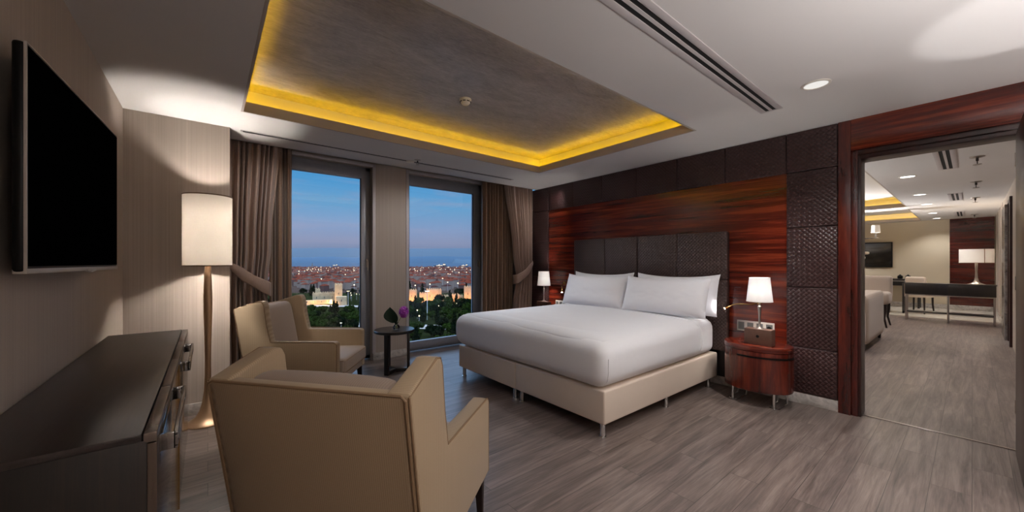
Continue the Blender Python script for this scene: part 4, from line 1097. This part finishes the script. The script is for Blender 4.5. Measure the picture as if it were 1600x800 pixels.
# minaret and ships
def minaret(label, u, d):
    p = outpt(u, d); t = thing('minaret', label, 'tower', p)
    b = MB(); b.lathe([(3, 0), (2.6, 26), (4.2, 27), (4.2, 29), (2.2, 29.2), (2.0, 38)], 12); b.build('shaft', M['hwall'], t)
    b = MB(); b.lathe([(2.4, 38), (1.2, 43), (.1, 48)], 12); b.build('cap', M['dark_steel'], t)
minaret('slender white tower rising over the roofs toward the sea', 488, 2500)
def ship(label, u, d, L):
    p = outpt(u, d, GZ-1); t = thing('ship', label, 'ship', p, -YAW-(u-800)/FP*.8, 'cargo ships on the sea'); s = L/100
    b = MB(); b.prism([(-50*s, 9*s), (-46*s, 0), (44*s, 0), (52*s, 11*s), (44*s, 9*s), (-20*s, 8*s)], 'y', -8*s, 8*s); b.build('hull', M['hwin'], t, False)
    b = MB(); b.box(20*s, 38*s, -7*s, 7*s, 8*s, 21*s); b.box(24*s, 30*s, -3*s, 3*s, 21*s, 27*s); b.build('superstructure', M['hwall'], t, False)
    b = MB(); b.box(21*s, 37*s, -7.4*s, -7*s, 14*s, 17*s); b.box(-10*s, -8*s, -1*s, 1*s, 8*s, 18*s); b.box(-30*s, 18*s, -8.3*s, -8*s, 8*s, 9.2*s); b.build('deck_lights', M['citylamp'], t, False)
ship('dark cargo ship with lit bridge, seen through the window beside the bed', 688, 4300, 150)
ship('brightly lit ship near the window edge beside the bed', 725, 4600, 110)
ship('small far ship seen through the window behind the armchair', 523, 5200, 90)

# ------------------------------------------------------------------ world: dusk sky
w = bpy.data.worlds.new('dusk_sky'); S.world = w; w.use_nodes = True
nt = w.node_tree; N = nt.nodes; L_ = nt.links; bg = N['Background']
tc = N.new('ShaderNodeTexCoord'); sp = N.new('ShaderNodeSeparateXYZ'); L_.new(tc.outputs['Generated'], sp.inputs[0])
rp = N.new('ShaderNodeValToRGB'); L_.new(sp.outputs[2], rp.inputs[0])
st = [(0, srgb(92, 120, 156)), (.022, srgb(104, 128, 164)), (.05, srgb(136, 146, 178)), (.085, srgb(132, 154, 192)), (.14, srgb(104, 158, 202)), (.215, srgb(70, 148, 204)), (.38, (1.1, 1.8, 2.9, 1)), (1, (2.9, 3.9, 5.4, 1))]  # top stops brightened past a dusk zenith, as unseen fill light
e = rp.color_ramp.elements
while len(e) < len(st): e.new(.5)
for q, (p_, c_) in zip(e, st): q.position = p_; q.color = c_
mp = N.new('ShaderNodeMapping'); mp.inputs['Scale'].default_value = (2.2, 2.2, 16); L_.new(tc.outputs['Generated'], mp.inputs[0])
nz = N.new('ShaderNodeTexNoise'); nz.inputs['Scale'].default_value = 2.3; nz.inputs['Detail'].default_value = 6; nz.inputs['Distortion'].default_value = .6; L_.new(mp.outputs[0], nz.inputs['Vector'])
r2 = N.new('ShaderNodeValToRGB'); L_.new(nz.outputs['Fac'], r2.inputs[0]); r2.color_ramp.elements[0].position = .5; r2.color_ramp.elements[1].position = .78
r2.color_ramp.elements[0].color = (0, 0, 0, 1); r2.color_ramp.elements[1].color = (.42, .42, .42, 1)
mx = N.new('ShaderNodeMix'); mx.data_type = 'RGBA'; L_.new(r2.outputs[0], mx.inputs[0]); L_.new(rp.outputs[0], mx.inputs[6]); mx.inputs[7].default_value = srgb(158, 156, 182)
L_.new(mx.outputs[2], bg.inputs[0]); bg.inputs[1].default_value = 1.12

# ------------------------------------------------------------------ lights of the room and added fill
WARM = (1, .82, .62); NEU = (1, .97, .96)
for z, e_ in ((1.5, 85), (1.78, 130)): plight('floor_lamp_light', (0, 4.24, z), e_, (1, .93, .85), .034)
for loc in ((4.245, 1.33, 1.125), (4.40, 4.56, 1.125)): plight('bedside_lamp_light', loc, 34, (1, .95, .9), .03)
def spot(name, loc, to, e_, ang, blend, r, col=NEU):
    o = plight(name, loc, e_, col, r, 'SPOT', spot_size=radians(ang), spot_blend=blend)
    o.rotation_euler = (Vector(to)-Vector(loc)).to_track_quat('-Z', 'Y').to_euler(); return o
spot('reading_spot', (4.36, 1.72, .92), (4.15, 2.3, .9), 2.2, 110, .8, .012)
spot('reading_spot', (4.40, 4.12, .93), (4.15, 3.5, .9), 2.5, 110, .8, .012)
spot('downlight_or_fill_spot', (3.457, .722, H-.02), (3.457, .722, 0), 110, 130, .7, .08)
spot('downlight_or_fill_spot', (2.85, 4.3, H-.02), (3.5, 2.9, .8), 100, 90, .9, .08)  # fill spot added to brighten the bed, no fitting there
spot('downlight_or_fill_spot', (1.25, .25, H-.02), (1.25, .25, 0), 60, 140, .8, .1)  # this and the next two are fill spots added out of view
spot('downlight_or_fill_spot', (2.6, -.6, H-.02), (2.6, -.6, 0), 70, 140, .8, .1)
spot('downlight_or_fill_spot', (0.2, -.9, H-.02), (0.2, -.9, 0), 25, 140, .8, .1)
spot('desk_lamp_uplight', (3.45, -.45, 1.25), (3.38, -.26, 2.7), 34, 38, .3, .04)
for loc, e_ in (((4.2, -1.5, 1.55), 34), ((.6, -1.5, 1.55), 12)): plight('rear_fill_light', loc, e_, (1, .95, .92), .2)  # unseen fill lights added behind the viewer to lift the room
spot('rear_fill_uplight', (1.9, -1.2, 1.7), (1.9, -1.2, 2.7), 260, 165, .6, .12, (1, .96, .95))  # added unseen uplight, bounces soft fill off the ceiling
for x in (6.5, 8.24, 10.6, 12.46, 14.83, 16.65): spot('far_ceiling_spot', (x, .64, H-.02), (x, .64, 0), 70, 125, .7, .08)
for x, y, e_ in ((7.2, 2.9, 170), (13.0, 2.6, 420)): spot('far_fill_uplight', (x, y, 1.7), (x, y-.3, 2.7), e_, 168, .6, .12, (1, .96, .93))  # uplights added out of view to brighten the sitting room ceiling
for x, y in ((7, 3), (10, 3), (13, 3), (16, 3.2)): spot('far_ceiling_spot', (x, y, H-.02), (x, y, 0), 150, 140, .7, .1)  # spots without modelled fittings over the unseen side of the sitting room
for x, tx, e_ in ((.7, .45, 28), (2.5, 2.1, 46), (4.45, 4.15, 24)): spot('window_spot', (x, 4.25, H-.01), (tx, 5.3, 1.0), e_, 110, .9, .06)  # spots added to brighten pier and curtains, no fittings there
plight('console_lamp_light', (13.5, -.06, 1.505), 45, WARM, .045)
plight('chandelier_light', (13.2, 1.55, 2.24), 6, WARM, .05)

# ------------------------------------------------------------------ camera and view
cam = bpy.data.cameras.new('camera'); co = bpy.data.objects.new('camera', cam); C.objects.link(co)
co.location = (0, 0, CAMZ); co.rotation_euler = (radians(90), 0, -YAW)
cam.sensor_width = 36; cam.lens = FP/1600*36; cam.shift_y = 10.3/1600; cam.clip_start = .02; cam.clip_end = 200000
S.camera = co
vs_ = S.view_settings; S.display_settings.display_device = 'sRGB'
vs_.view_transform = 'Standard'; vs_.look = 'None'; vs_.gamma = 1; vs_.exposure = 0; vs_.use_curve_mapping = False
cy = S.cycles; cy.max_bounces = 10; cy.diffuse_bounces = 6; cy.glossy_bounces = 4; cy.transmission_bounces = 6; cy.transparent_max_bounces = 12; cy.sample_clamp_indirect = 6; cy.caustics_reflective = False; cy.caustics_refractive = False
